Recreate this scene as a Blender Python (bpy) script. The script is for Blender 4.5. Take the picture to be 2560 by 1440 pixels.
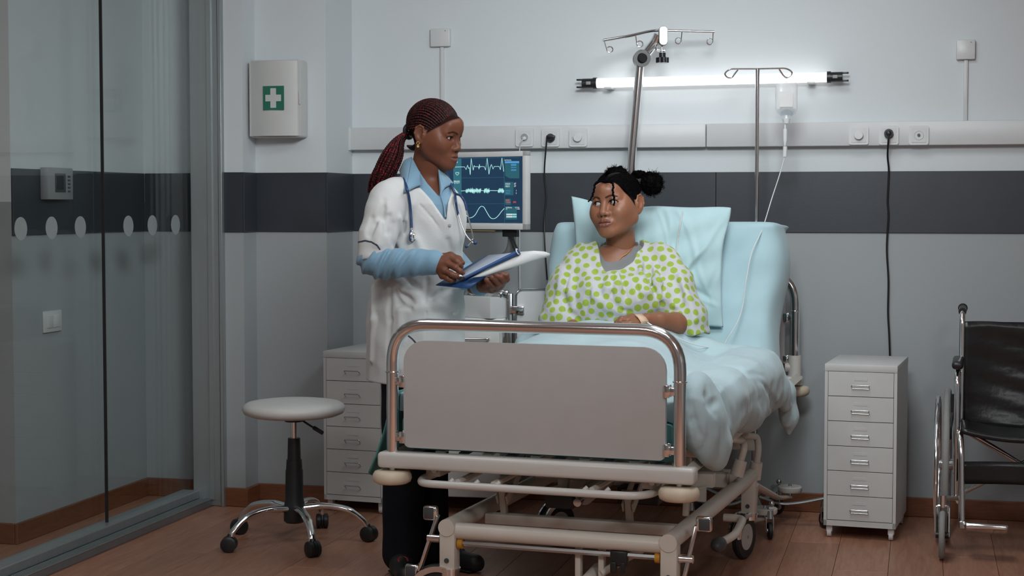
import bpy, bmesh, math, random
import numpy as np
from mathutils import Matrix, Vector
for _o in list(bpy.data.objects): bpy.data.objects.remove(_o)
S = bpy.context.scene; COL = S.collection
PI = math.pi
# ---------------------------------------------------------------- camera
FPX = 4100.; HC = 1.32; YAW = math.radians(14); PIT = math.atan(209/FPX)
cd = bpy.data.cameras.new('camera'); cam = bpy.data.objects.new('camera', cd); COL.objects.link(cam)
cd.sensor_width = 36; cd.lens = FPX/2560*36; cd.clip_start = .05
cam.location = (0, 0, HC); cam.rotation_euler = (PI/2-PIT, 0, YAW); S.camera = cam
# ---------------------------------------------------------------- world, lights, exposure
w = bpy.data.worlds.new('world'); S.world = w; w.use_nodes = True
w.node_tree.nodes['Background'].inputs[0].default_value = (.5, .56, .62, 1)
w.node_tree.nodes['Background'].inputs[1].default_value = .05
S.view_settings.view_transform = 'Standard'; S.view_settings.look = 'None'
S.view_settings.exposure = 0.0; S.view_settings.gamma = 1; S.view_settings.use_curve_mapping = False
CEIL = 2.75
def area(name, loc, size, power, col, rot=(0, 0, 0), spread=PI, sy=None):
    l = bpy.data.lights.new(name, 'AREA'); l.energy = power; l.color = col; l.size = size
    if sy: l.shape = 'RECTANGLE'; l.size_y = sy
    l.spread = spread
    o = bpy.data.objects.new(name, l); COL.objects.link(o); o.location = loc; o.rotation_euler = rot
    return o
# unseen key and fill lights added to brighten the scene (housings built round them below)
def aim(p, q): d = Vector(q)-Vector(p); return d.to_track_quat('-Z', 'Y').to_euler()
KEYP = (-.45, 3.55, 2.56); KEYR = aim(KEYP, (-1.55, 7.1, 1.84))
area('added_key_light', KEYP, .75, 17.5, (.92, .98, 1.0), KEYR, math.radians(92), sy=.5)  # added key light, aimed to brighten the upper back wall
PANELS = [(-.45, 5.3, 15), (-1.9, 1.2, 34), (1.3, 1.2, 66), (-2.3, 4.4, 4)]
for x, y, p in PANELS: area('added_fill_light', (x, y, CEIL-.035), .58, p, (.93, .98, 1.0), spread=math.radians(165), sy=1.15)  # added fill lights, powers set for overall brightness
# ---------------------------------------------------------------- pixel helpers (2560 x 1440 frame -> points of the room)
fw0 = np.array([-math.sin(YAW), math.cos(YAW), 0]); rt = np.array([math.cos(YAW), math.sin(YAW), 0]); zz = np.array([0, 0, 1.])
fw = fw0*math.cos(PIT)-zz*math.sin(PIT); upv = zz*math.cos(PIT)+fw0*math.sin(PIT); CC = np.array([0, 0, HC])
def ray(x, y): return fw+(x-1280)/FPX*rt+(720-y)/FPX*upv
def onz(x, y, z): r = ray(x, y); return CC+r*(z-HC)/r[2]
def ony(x, y, Y): r = ray(x, y); return CC+r*Y/r[1]
def onx(x, y, X): r = ray(x, y); return CC+r*X/r[0]
def V(x, y, b):          # room point at horizontal distance b, in axes (right, away, up) of the viewer
    u = (x-1280)/FPX; v = (720-y)/FPX; s = b/(math.cos(PIT)+v*math.sin(PIT))
    return np.array([u*s, b, HC+s*(-math.sin(PIT)+v*math.cos(PIT))])
RW = np.stack([rt, fw0, zz])            # rows: axes in world
def Wd(q): return np.asarray(q, float) @ RW
def VW(x, y, b): return Wd(V(x, y, b))
# ---------------------------------------------------------------- mesh helpers
MATX = {}
def tag(o, label=None, cat=None, group=None, kind=None):
    if label: o['label'] = label
    if cat: o['category'] = cat
    if group: o['group'] = group
    if kind: o['kind'] = kind
    return o
def thing(name, label, cat, loc=(0, 0, 0), rz=0, group=None):
    o = bpy.data.objects.new(name, None); COL.objects.link(o); o.empty_display_size = .1
    o.location = loc; o.rotation_euler = (0, 0, rz); tag(o, label, cat, group)
    MATX[o] = (Matrix.Translation(Vector(loc)) @ Matrix.Rotation(rz, 4, 'Z')).inverted()
    return o
def root_of(o):
    while o.parent: o = o.parent
    return o
def finish(me, name, mats, parent, ang=40, smooth=True):
    o = bpy.data.objects.new(name, me); COL.objects.link(o)
    for m in (mats if isinstance(mats, (list, tuple)) else [mats]): me.materials.append(m)
    if smooth:
        me.polygons.foreach_set('use_smooth', [True]*len(me.polygons)); me.set_sharp_from_angle(angle=math.radians(ang))
    if parent: o.parent = parent
    return o
def frame_from(d):
    d = np.asarray(d, float); d = d/np.linalg.norm(d)
    a = np.array([0, 0, 1.]) if abs(d[2]) < .9 else np.array([1., 0, 0])
    u = np.cross(a, d); u /= np.linalg.norm(u); return u, np.cross(d, u), d
class MB:
    def __init__(s): s.v = []; s.f = []; s.mi = []; s.m = 0
    def add(s, vs, fs):
        n = len(s.v); s.v += [tuple(map(float, p)) for p in vs]; s.f += [tuple(i+n for i in f) for f in fs]; s.mi += [s.m]*len(fs); return s
    def box(s, c, size, bev=0, R=None, seg=2):
        bm = bmesh.new(); bmesh.ops.create_cube(bm, size=1)
        for v in bm.verts: v.co = Vector((v.co.x*size[0], v.co.y*size[1], v.co.z*size[2]))
        if bev: bmesh.ops.bevel(bm, geom=bm.edges[:], offset=bev, segments=seg, profile=.5, affect='EDGES')
        bm.verts.index_update()
        P = np.array([v.co[:] for v in bm.verts])
        if R is not None: P = P @ np.asarray(R, float)       # rows of R = local axes
        s.add(P+np.asarray(c, float), [[v.index for v in f.verts] for f in bm.faces]); bm.free(); return s
    def bx(s, x0, x1, y0, y1, z0, z1, bev=0, seg=2):
        return s.box(((x0+x1)/2, (y0+y1)/2, (z0+z1)/2), (abs(x1-x0), abs(y1-y0), abs(z1-z0)), bev, None, seg)
    def tube(s, pts, r, n=10, closed=False, caps=True, flat=None):
        pts = [np.asarray(p, float) for p in pts]; m = len(pts)
        rs = list(r) if hasattr(r, '__len__') else [r]*m
        T = []
        for i in range(m):
            if closed: t = pts[(i+1) % m]-pts[i-1]
            else: t = pts[min(i+1, m-1)]-pts[max(i-1, 0)]
            T.append(t/(np.linalg.norm(t)+1e-12))
        u, v, _ = frame_from(T[0]); V_ = []; k = 0
        for i in range(m):
            u = u-T[i]*(u@T[i]); u /= np.linalg.norm(u); v = np.cross(T[i], u)
            for j in range(n):
                a = 2*PI*j/n; V_.append(pts[i]+rs[i]*(math.cos(a)*u+math.sin(a)*v*(flat or 1)))
        Fc = []
        for i in range(m if closed else m-1):
            i2 = (i+1) % m
            for j in range(n):
                j2 = (j+1) % n; Fc.append((i*n+j, i*n+j2, i2*n+j2, i2*n+j))
        if caps and not closed: Fc.append(tuple(range(n))[::-1]); Fc.append(tuple((m-1)*n+j for j in range(n)))
        return s.add(V_, Fc)
    def cyl(s, p0, p1, r0, r1=None, n=20): return s.tube([p0, p1], [r0, r0 if r1 is None else r1], n)
    def lathe(s, prof, c=(0, 0, 0), axis=(0, 0, 1), n=24):      # prof: (radius, height)
        u, v, d = frame_from(axis); c = np.asarray(c, float); V_ = []
        for r, h in prof:
            for j in range(n): a = 2*PI*j/n; V_.append(c+d*h+max(r, 1e-5)*(math.cos(a)*u+math.sin(a)*v))
        Fc = []
        for i in range(len(prof)-1):
            for j in range(n): j2 = (j+1) % n; Fc.append((i*n+j, i*n+j2, (i+1)*n+j2, (i+1)*n+j))
        Fc.append(tuple(range(n))[::-1]); Fc.append(tuple((len(prof)-1)*n+j for j in range(n)))
        return s.add(V_, Fc)
    def ball(s, c, r, n=14, sc=(1, 1, 1), R=None):
        V_ = []; Fc = []; m = n//2+2; R = np.eye(3) if R is None else np.asarray(R)
        for i in range(m+1):
            t = PI*i/m
            for j in range(n):
                a = 2*PI*j/n; p = np.array([math.sin(t)*math.cos(a)*sc[0], math.sin(t)*math.sin(a)*sc[1], math.cos(t)*sc[2]])*r
                V_.append(p@R+np.asarray(c))
        for i in range(m):
            for j in range(n): j2 = (j+1) % n; Fc.append((i*n+j, (i+1)*n+j, (i+1)*n+j2, i*n+j2))
        return s.add(V_, Fc)
    def torus(s, c, R, r, axis=(0, 0, 1), n=32, m=10, a0=0, a1=2*PI):
        u, v, d = frame_from(axis); c = np.asarray(c, float); full = abs(a1-a0-2*PI) < 1e-6
        k = n if full else n+1
        pts = [c+R*(math.cos(a0+(a1-a0)*i/n)*u+math.sin(a0+(a1-a0)*i/n)*v) for i in range(k)]
        return s.tube(pts, r, m, closed=full)
    def prism(s, poly, o, ux, uy, th):                      # polygon in (ux,uy) plane extruded by th along ux x uy
        o = np.asarray(o, float); ux = np.asarray(ux, float); uy = np.asarray(uy, float); nn = np.cross(ux, uy)
        a = [o+x*ux+y*uy for x, y in poly]; b = [p+nn*th for p in a]; n = len(a)
        Fc = [tuple(range(n))[::-1], tuple(range(n, 2*n))]+[(i, (i+1) % n, n+(i+1) % n, n+i) for i in range(n)]
        return s.add(a+b, Fc)
    def build(s, name, mat, parent=None, w=False, ang=40, smooth=True):
        P = np.array(s.v)
        if w and parent is not None:
            M = np.array(MATX[root_of(parent)]); P = P@M[:3, :3].T+M[:3, 3]
        me = bpy.data.meshes.new(name); me.from_pydata(P.tolist(), [], s.f)
        o = finish(me, name, mat, parent, ang, smooth)
        if any(s.mi): me.polygons.foreach_set('material_index', s.mi)
        me.update(); return o
def rrect(x0, x1, y0, y1, r, n=6):                      # r: radius or 4 radii (bl, br, tr, tl)
    rs = r if hasattr(r, '__len__') else [r]*4; P = []
    for (cx, cy, a, q) in ((x0, y0, PI, rs[0]), (x1, y0, 1.5*PI, rs[1]), (x1, y1, 0, rs[2]), (x0, y1, .5*PI, rs[3])):
        sx = 1 if cx == x0 else -1; sy = 1 if cy == y0 else -1
        for i in range(n+1):
            t = a+PI/2*i/n; P.append((cx+sx*q+q*math.cos(t), cy+sy*q+q*math.sin(t)))
    return P
def smooth_path(pts, k=8):
    P = [np.asarray(p, float) for p in pts]; out = []
    Q = [2*P[0]-P[1]]+P+[2*P[-1]-P[-2]]
    for i in range(1, len(Q)-2):
        for j in range(k):
            t = j/k; a, b, c, d = Q[i-1], Q[i], Q[i+1], Q[i+2]
            out.append(.5*((2*b)+(-a+c)*t+(2*a-5*b+4*c-d)*t*t+(-a+3*b-3*c+d)*t**3))
    out.append(P[-1]); return out
def fillet(pts, r, k=6):                                # polyline with rounded corners
    P = [np.asarray(p, float) for p in pts]; out = [P[0]]
    for i in range(1, len(P)-1):
        d0 = P[i-1]-P[i]; d1 = P[i+1]-P[i]; l0 = np.linalg.norm(d0); l1 = np.linalg.norm(d1); d0 /= l0; d1 /= l1
        q = min(r, l0*.49, l1*.49); a = P[i]+d0*q; b = P[i]+d1*q
        for j in range(k+1): t = j/k; out.append((1-t)**2*a+2*t*(1-t)*P[i]+t*t*b)
    out.append(P[-1]); return out
def copy_tree(o, parent=None):
    c = o.copy(); COL.objects.link(c); c.parent = parent
    for ch in list(o.children): copy_tree(ch, c)
    return c
# ---------------------------------------------------------------- materials
def pm(name, col, rough=.5, metal=0, var=.05, scale=14, bump=0, bscale=60, emit=None, es=0, sheen=0, spec=.5, stretch=None, coat=0):
    m = bpy.data.materials.new(name); m.use_nodes = True; N = m.node_tree.nodes; L = m.node_tree.links
    b = N['Principled BSDF']; b.inputs['Roughness'].default_value = rough; b.inputs['Metallic'].default_value = metal
    b.inputs['Specular IOR Level'].default_value = spec; b.inputs['Sheen Weight'].default_value = sheen; b.inputs['Coat Weight'].default_value = coat
    tc = N.new('ShaderNodeTexCoord'); nz = N.new('ShaderNodeTexNoise'); nz.inputs['Scale'].default_value = scale; nz.inputs['Detail'].default_value = 4
    vec = tc.outputs['Object']
    if stretch:
        mp = N.new('ShaderNodeMapping'); mp.inputs['Scale'].default_value = stretch; L.new(vec, mp.inputs['Vector']); vec = mp.outputs['Vector']
    L.new(vec, nz.inputs['Vector'])
    rp = N.new('ShaderNodeValToRGB'); rp.color_ramp.elements[0].position = .3; rp.color_ramp.elements[1].position = .7
    rp.color_ramp.elements[0].color = tuple(c*(1-var) for c in col)+(1,); rp.color_ramp.elements[1].color = tuple(min(1, c*(1+var)) for c in col)+(1,)
    L.new(nz.outputs['Fac'], rp.inputs['Fac']); L.new(rp.outputs['Color'], b.inputs['Base Color'])
    if bump:
        n2 = N.new('ShaderNodeTexNoise'); n2.inputs['Scale'].default_value = bscale; n2.inputs['Detail'].default_value = 5; L.new(vec, n2.inputs['Vector'])
        bp = N.new('ShaderNodeBump'); bp.inputs['Strength'].default_value = bump; bp.inputs['Distance'].default_value = .01
        L.new(n2.outputs['Fac'], bp.inputs['Height']); L.new(bp.outputs['Normal'], b.inputs['Normal'])
    if emit: b.inputs['Emission Color'].default_value = emit+(1,); b.inputs['Emission Strength'].default_value = es
    return m
def glass_mat(name, tint, refl=1.0, rough=.0):
    m = bpy.data.materials.new(name); m.use_nodes = True; N = m.node_tree.nodes; L = m.node_tree.links; N.remove(N['Principled BSDF'])
    out = N['Material Output']; t = N.new('ShaderNodeBsdfTransparent'); g = N.new('ShaderNodeBsdfGlossy'); fr = N.new('ShaderNodeLayerWeight'); mx = N.new('ShaderNodeMixShader')
    nz = N.new('ShaderNodeTexNoise'); nz.inputs['Scale'].default_value = 3
    rp = N.new('ShaderNodeValToRGB'); rp.color_ramp.elements[0].color = tuple(c*.98 for c in tint)+(1,); rp.color_ramp.elements[1].color = tint+(1,)
    L.new(nz.outputs['Fac'], rp.inputs['Fac']); L.new(rp.outputs['Color'], t.inputs['Color'])
    g.inputs['Roughness'].default_value = rough; pw_ = N.new('ShaderNodeMath'); pw_.operation = 'POWER'; pw_.inputs[1].default_value = 5; L.new(fr.outputs['Facing'], pw_.inputs[0]); ma = N.new('ShaderNodeMath'); ma.operation = 'MULTIPLY_ADD'; ma.inputs[1].default_value = .93; ma.inputs[2].default_value = .04; L.new(pw_.outputs[0], ma.inputs[0])
    mt = N.new('ShaderNodeMath'); mt.operation = 'MULTIPLY'; mt.inputs[1].default_value = refl; L.new(ma.outputs[0], mt.inputs[0])
    L.new(mt.outputs[0], mx.inputs[0]); L.new(t.outputs[0], mx.inputs[1]); L.new(g.outputs[0], mx.inputs[2]); L.new(mx.outputs[0], out.inputs['Surface'])
    return m
def wall_mat():                                          # white emulsion above the dark band, grey below it
    m = pm('painted wall', (.6, .6, .6), .7, var=.02, bump=.04, bscale=120); N = m.node_tree.nodes; L = m.node_tree.links
    g = N.new('ShaderNodeNewGeometry'); sx = N.new('ShaderNodeSeparateXYZ'); L.new(g.outputs['Position'], sx.inputs[0])
    gt = N.new('ShaderNodeMath'); gt.operation = 'GREATER_THAN'; gt.inputs[1].default_value = 1.33; L.new(sx.outputs['Z'], gt.inputs[0])
    nz = N.new('ShaderNodeTexNoise'); nz.inputs['Scale'].default_value = 2.5
    mx = N.new('ShaderNodeMix'); mx.data_type = 'RGBA'; mx.inputs[6].default_value = (.365, .392, .405, 1); mx.inputs[7].default_value = (.675, .72, .745, 1)
    L.new(gt.outputs[0], mx.inputs[0]); L.new(mx.outputs[2], N['Principled BSDF'].inputs['Base Color']); return m
def wood_mat(name, c0, c1, rough, stretch, scale=6, coat=0):
    m = pm(name, c0, rough, coat=coat); N = m.node_tree.nodes; L = m.node_tree.links; b = N['Principled BSDF']
    tc = N.new('ShaderNodeTexCoord'); oi = N.new('ShaderNodeObjectInfo'); mp = N.new('ShaderNodeMapping'); mp.inputs['Scale'].default_value = stretch
    ad = N.new('ShaderNodeVectorMath'); ad.operation = 'ADD'; L.new(tc.outputs['Object'], ad.inputs[0])
    cm = N.new('ShaderNodeVectorMath'); cm.operation = 'SCALE'; cm.inputs['Scale'].default_value = 17.; cb = N.new('ShaderNodeCombineXYZ')
    for i in range(3): L.new(oi.outputs['Random'], cb.inputs[i])
    L.new(cb.outputs[0], cm.inputs[0]); L.new(cm.outputs[0], ad.inputs[1]); L.new(ad.outputs[0], mp.inputs['Vector'])
    nz = N.new('ShaderNodeTexNoise'); nz.inputs['Scale'].default_value = scale; nz.inputs['Detail'].default_value = 8; nz.inputs['Roughness'].default_value = .65; nz.inputs['Distortion'].default_value = 1.2
    L.new(mp.outputs['Vector'], nz.inputs['Vector'])
    rp = N.new('ShaderNodeValToRGB'); rp.color_ramp.elements[0].position = .32; rp.color_ramp.elements[1].position = .68
    rp.color_ramp.elements[0].color = c0+(1,); rp.color_ramp.elements[1].color = c1+(1,); L.new(nz.outputs['Fac'], rp.inputs['Fac'])
    hs = N.new('ShaderNodeHueSaturation'); mr = N.new('ShaderNodeMapRange'); mr.inputs['To Min'].default_value = .88; mr.inputs['To Max'].default_value = 1.12
    L.new(oi.outputs['Random'], mr.inputs['Value']); L.new(mr.outputs[0], hs.inputs['Value']); L.new(rp.outputs['Color'], hs.inputs['Color']); L.new(hs.outputs[0], b.inputs['Base Color'])
    bp = N.new('ShaderNodeBump'); bp.inputs['Strength'].default_value = .06; L.new(nz.outputs['Fac'], bp.inputs['Height']); L.new(bp.outputs[0], b.inputs['Normal'])
    return m
M = {}
M['wall'] = wall_mat()
M['ceil'] = pm('white ceiling', (.7, .71, .72), .8)
M['band'] = pm('dark slate wall band', (.034, .041, .052), .42, var=.08, scale=5, bump=.03, bscale=200)
M['duct'] = pm('white plastic trunking', (.62, .63, .64), .4, var=.02)
M['plast'] = pm('white plastic', (.66, .67, .67), .35, var=.02)
M['skirt'] = wood_mat('reddish wooden skirting', (.16, .055, .025), (.24, .09, .042), .45, (1.5, 1.5, 14))
M['floor'] = wood_mat('reddish brown laminate', (.29, .13, .08), (.42, .21, .135), .38, (9, .9, 1), 5)
M['seam'] = pm('dark floor underlay', (.05, .025, .018), .8)
M['alu'] = pm('brushed aluminium', (.42, .46, .47), .42, .75, var=.04, scale=40, stretch=(1, 1, .05))
M['alud'] = pm('dark aluminium track', (.24, .27, .29), .45, .6)
M['glass'] = glass_mat('green tinted glass', (.96, .985, .98), .6)
M['frost'] = pm('frosted grey sticker', (.30, .34, .35), .6)
M['rubber'] = pm('black rubber', (.012, .012, .013), .55)
M['black'] = pm('black plastic', (.014, .015, .016), .38)
M['dgrey'] = pm('dark grey plastic', (.06, .065, .07), .45)
M['grey'] = pm('grey plastic', (.3, .31, .32), .45)
M['chrome'] = pm('polished chrome', (.85, .86, .87), .14, 1, var=.02)
M['steel'] = pm('satin steel', (.55, .57, .58), .25, 1, var=.03)
M['enamel'] = pm('cream white enamel', (.66, .61, .54), .35, var=.03)
M['enamelw'] = pm('off white enamel bar', (.64, .62, .59), .3, var=.02)
M['bumper'] = pm('worn cream rubber bumper', (.62, .52, .40), .6, var=.22, scale=9, bump=.1, bscale=30)
M['panel'] = pm('grey laminate bed panel', (.46, .445, .435), .42, var=.02)
M['helmer'] = pm('white painted steel', (.58, .585, .57), .42, var=.02)
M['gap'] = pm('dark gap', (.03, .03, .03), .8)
M['kit'] = pm('white powder coated steel', (.60, .61, .60), .38, var=.02)
M['green'] = pm('green sign print', (.018, .17, .11), .5)
M['white'] = pm('white print', (.62, .64, .63), .5)
M['leather'] = pm('white leatherette', (.63, .62, .60), .45, var=.03, bump=.05, bscale=150)
M['vinyl'] = pm('black vinyl upholstery', (.010, .011, .012), .32, var=.2, bump=.12, bscale=40)
M['bluep'] = pm('translucent blue plastic guard', (.01, .12, .2), .2)
M['tyre'] = pm('grey rubber tyre', (.25, .25, .24), .7)
M['sheet'] = pm('pale blue cotton sheet', (.42, .60, .655), .8, var=.03, bump=.12, bscale=9, sheen=.2)
M['duvet'] = pm('pale blue duvet cover', (.43, .565, .605), .8, var=.03, bump=.10, bscale=22, sheen=.2)
M['pillow'] = pm('light aqua pillowcase', (.46, .65, .69), .8, var=.03, bump=.1, bscale=14, sheen=.2)
M['teal'] = pm('teal mattress cover', (.10, .30, .29), .6, var=.08, bump=.05)
M['yellow'] = pm('yellow nylon bush', (.55, .25, .02), .5)
M['paper'] = pm('white paper', (.60, .615, .615), .7, var=.01)
M['tape'] = pm('beige medical tape', (.70, .48, .33), .7, bump=.1, bscale=200)
M['clear'] = glass_mat('clear soft plastic', (.86, .89, .9), 1.3, .08)
M['fluid'] = glass_mat('saline', (.80, .85, .88), 1.5, .02)
def milky(name, col, fac):
    m = pm(name, col, .25); N = m.node_tree.nodes; L = m.node_tree.links; b = N['Principled BSDF']; t = N.new('ShaderNodeBsdfTransparent'); x = N.new('ShaderNodeMixShader'); x.inputs[0].default_value = fac
    L.new(t.outputs[0], x.inputs[1]); L.new(b.outputs[0], x.inputs[2]); L.new(x.outputs[0], N['Material Output'].inputs['Surface']); return m
M['clear'] = milky('clear soft plastic', (.85, .86, .87), .42)
M['bagfilm'] = pm('milky bag film', (.75, .75, .75), .3)
M['tubep'] = pm('milky tubing', (.72, .75, .76), .25)
M['lamp'] = pm('lit tube diffuser', (.9, .9, .9), .4, emit=(1, .98, .965), es=1.7)
M['paneldiff'] = pm('fill panel diffuser', (.9, .9, .9), .5, emit=(.93, .98, 1), es=2)  # glow of the added fill panels
# ================================================================ the room
random.seed(4)
YB = 7.1
XR = 3.6; YF = -2.6
def struct(name, mb, mat, parent=None, **k):
    o = mb.build(name, mat, parent, **k)
    if not parent: o['kind'] = 'structure'; MATX[o] = Matrix.Identity(4)
    return o
fl = struct('floor', MB().bx(-5.2, XR+.1, YF-.1, YB+.1, -.08, -.012).bx(-3.0, XR, YF, 3.6, -.012, 0).bx(-5.2, -3.0, YF, YB, -.012, 0), [M['seam']])
fl.data.materials.clear(); fl.data.materials.append(M['floor'])
pw = .193; x = -2.995; k = 0
while x < XR-.01:                                        # laminate planks run into the room's depth
    y = 3.6-(k*.47 % 1.28); x1 = min(x+pw-.0013, XR)
    while y < YB:
        y0 = max(y, 3.6); y1 = min(y+1.28-.0013, YB)
        if y1-y0 > .02:
            dz = -random.random()*.0006
            o = MB().bx(x, x1, y0, y1, -.0118, dz, .0008, 1).build('plank', M['floor'], fl, smooth=False)
        y += 1.28
    x += pw; k += 1
struct('ceiling', MB().bx(-5.2, XR+.1, YF-.1, YB+.1, CEIL, CEIL+.1), M['ceil'])
wb = struct('wall_back', MB().bx(-2.52, XR+.1, YB, YB+.12, 0, CEIL).bx(-2.85, -2.52, 6.76, YB+.12, 0, CEIL).bx(-2.95, -2.85, 6.62, YB+.12, 0, CEIL), M['wall'], smooth=False)
struct('wall_left', MB().bx(-3.9, -3.4, 5.667, YB+.12, 0, CEIL).bx(-3.4, -2.95, 6.78, YB+.12, 0, CEIL), M['wall'], smooth=False)
struct('wall_left_far', MB().bx(-5.2, -5.1, YF, YB, 0, CEIL).bx(-5.2, -3.9, 6.6, 6.7, 0, CEIL), M['ceil'], smooth=False)
struct('wall_right', MB().bx(XR, XR+.1, YF, YB, 0, CEIL), M['wall'], smooth=False)
struct('wall_front', MB().bx(-5.2, XR+.1, YF-.1, YF, 0, CEIL), M['wall'], smooth=False)
# dark band, in panels with fine joints
tr = struct('trim_1', MB().bx(-2.50, XR, YB-.002, YB-.0005, 1.20, 1.459), M['gap'], smooth=False)
def bandp(x0, x1, y0, y1): MB().bx(x0, x1, y0, y1, 1.20, 1.459, .0012, 1).build('band_panel', M['band'], tr, smooth=False)
cuts = [-2.515, ony(1480, 500, YB)[0]-.9, ony(1790, 500, YB)[0], .75, 2.1, XR]
for a, b in zip(cuts, cuts[1:]): bandp(a+.001, b-.001, YB-.008, YB)
bandp(-2.849, -2.521, 6.752, 6.76); bandp(-2.52, -2.512, 6.752, YB-.009); bandp(-2.949, -2.851, 6.612, 6.62); bandp(-2.85, -2.842, 6.612, 6.751)
tr2 = struct('trim_2', MB().bx(-3.4, -3.399, 5.70, 6.77, 1.2, 1.459), M['gap'], smooth=False)
for a, b in ((5.667, 6.3), (6.302, 6.771)): MB().bx(-3.4, -3.392, a, b, 1.2, 1.459, .0012, 1).build('band_panel', M['band'], tr2, smooth=False)
MB().bx(-3.391, -2.951, 6.772, 6.78, 1.2, 1.459, .0012, 1).build('band_panel', M['band'], tr2, smooth=False)
def skirt(name, rects):
    mb = MB()
    for r in rects: mb.bx(*r, 0, .082, .003, 1)
    struct(name, mb, M['skirt'], smooth=False)
skirt('baseboard_back', [(-2.519, XR, YB-.014, YB), (-2.849, -2.506, 6.746, 6.76), (-2.52, -2.506, 6.761, YB-.015), (-2.949, -2.836, 6.606, 6.62), (-2.85, -2.836, 6.621, 6.745)])
skirt('baseboard_left', [(-3.4, -3.386, 5.653, 6.765), (-3.4, -2.955, 6.766, 6.78), (-3.9, -3.401, 5.653, 5.667)])
skirt('baseboard_right', [(XR-.014, XR, YF, YB-.015)])
# sliding glass door in front of the hall wall
XG = -3.1
d1 = struct('door_1', MB().bx(-3.19, -3.0, 2.2, 6.615, 0, .03, .002, 1), M['alud'], smooth=False)
MB().bx(-3.14, -3.06, 2.2, 6.60, .03, .068, .004, 1).build('bottom_rail', M['alu'], d1)
for k in range(5): MB().bx(-3.048+k*.011, -3.043+k*.011, 2.2, 6.6, .03, .034).build('track_rib', M['alu'], d1)
MB().bx(-3.09, -2.955, 6.60, 6.64, 0, CEIL, .004, 1).bx(-3.005, -2.985, 6.592, 6.601, .03, CEIL).build('jamb', M['alu'], d1)
MB().bx(-2.953, -2.937, 6.59, 6.621, 0, CEIL, .002, 1).build('jamb_trim', M['alu'], d1)
MB().bx(-3.106, -3.094, 5.835, 6.655, .066, CEIL).build('pane', M['glass'], d1, smooth=False)
MB().bx(-3.128, -3.116, 2.4, 5.87, .066, CEIL).build('pane', M['glass'], d1, smooth=False)
MB().bx(-3.106, -3.094, 5.830, 5.835, .066, CEIL).build('edge_seal', M['black'], d1)
MB().bx(-3.108, -3.092, 6.655, 6.661, .066, CEIL).build('edge_seal', M['black'], d1)
for Y in (5.234, 5.447, 5.66):
    MB().lathe([(0, 0), (.042, 0), (.042, .0015), (0, .0015)], (-3.115, Y*1.0035, 1.233), (1, 0, 0), 40).build('sticker_dot', M['frost'], d1)
for Y in (6.029, 6.241, 6.459):
    MB().lathe([(0, 0), (.042, 0), (.042, .0015), (0, .0015)], (-3.0935, Y, 1.233), (1, 0, 0), 40).build('sticker_dot', M['frost'], d1)
# housings made up for the added fill lights and key light, out of view
for i, (x, y, p) in enumerate(PANELS):
    t = thing('added_fill_panel', ['added unseen fill light panel above the foot of the bed', 'added unseen fill light panel near the front left corner', 'added unseen fill light panel over the open floor', 'added unseen fill light panel beside the glass door'][i], 'ceiling light', (x, y, CEIL-.03))
    f = MB()
    for sx in (-1, 1): f.bx(sx*.3-.012, sx*.3+.012, -.6, .6, 0, .03); f.bx(-.3, .3, sx*.588-.012, sx*.588+.012, 0, .03)
    f.build('frame', M['alu'], t); MB().bx(-.29, .29, -.58, .58, .012, .028).build('diffuser', M['paneldiff'], t)
Rk = np.array(KEYR.to_matrix()).T; kp = np.array(KEYP)
t = thing('added_key_box', 'added unseen key light box aimed at the back wall', 'spotlight', (KEYP[0], KEYP[1], CEIL))  # box made up around the added key light
q = MB()
for sx in (-1, 1): q.box(kp+Rk[0]*sx*.385+Rk[2]*.02, (.012, .53, .10), R=Rk); q.box(kp+Rk[1]*sx*.26+Rk[2]*.02, (.78, .012, .10), R=Rk)
q.box(kp+Rk[2]*.07, (.78, .53, .01), R=Rk); q.build('housing', M['alu'], t, w=True)
MB().cyl((KEYP[0], KEYP[1], KEYP[2]+.06), (KEYP[0], KEYP[1], CEIL), .02).build('stem', M['alu'], t, w=True)
# ================================================================ fittings on the walls
def wrect(x0, y0, x1, y1, Y=YB):
    a = ony(x0, y1, Y); b = ony(x1, y0, Y); return a[0], b[0], a[2], b[2]
def wthing(name, label, cat, x0, y0, x1, y1, group=None):
    xa, xb, za, zb = wrect(x0, y0, x1, y1); cx = (xa+xb)/2; t = thing(name, label, cat, (cx, YB, za), 0, group); return t, (xb-xa)/2, zb-za
for (r, lab, xc, yb) in (((1080, 72, 1128, 118), 'square white junction box above the heart monitor', 1107, 318), ((2390, 100, 2438, 150), 'square white junction box high on wall right of tube lamp', 2413, 304)):
    t, hw, h = wthing('junction_box', lab, 'junction box', *r, 'junction boxes')
    MB().bx(-hw, hw, -.028, 0, 0, h, .004).build('cover', M['plast'], t)
    q = ony(xc, yb, YB)[0]-t.location.x; zb = 1.667-t.location.z
    MB().bx(q-.008, q+.008, -.014, 0, zb, -.001, .002).build('conduit', M['duct'], t)
    MB().cyl((hw*.55, -.029, h*.86), (hw*.55, -.027, h*.86), .003, n=10).build('screw', M['grey'], t)
t = thing('wall_trunking', 'long white cable trunking running along the back wall', 'trunking', (ony(880, 350, YB)[0], YB, 1.566))
L_ = XR-t.location.x
for a, b in ((0, 1.62), (1.623, L_)): MB().bx(a, b, -.052, 0, 0, .1, .004).build('trunking_cover', M['duct'], t)
MB().bx(-.004, .012, -.054, 0, -.002, .102, .003).build('end_cap', M['duct'], t)
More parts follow.
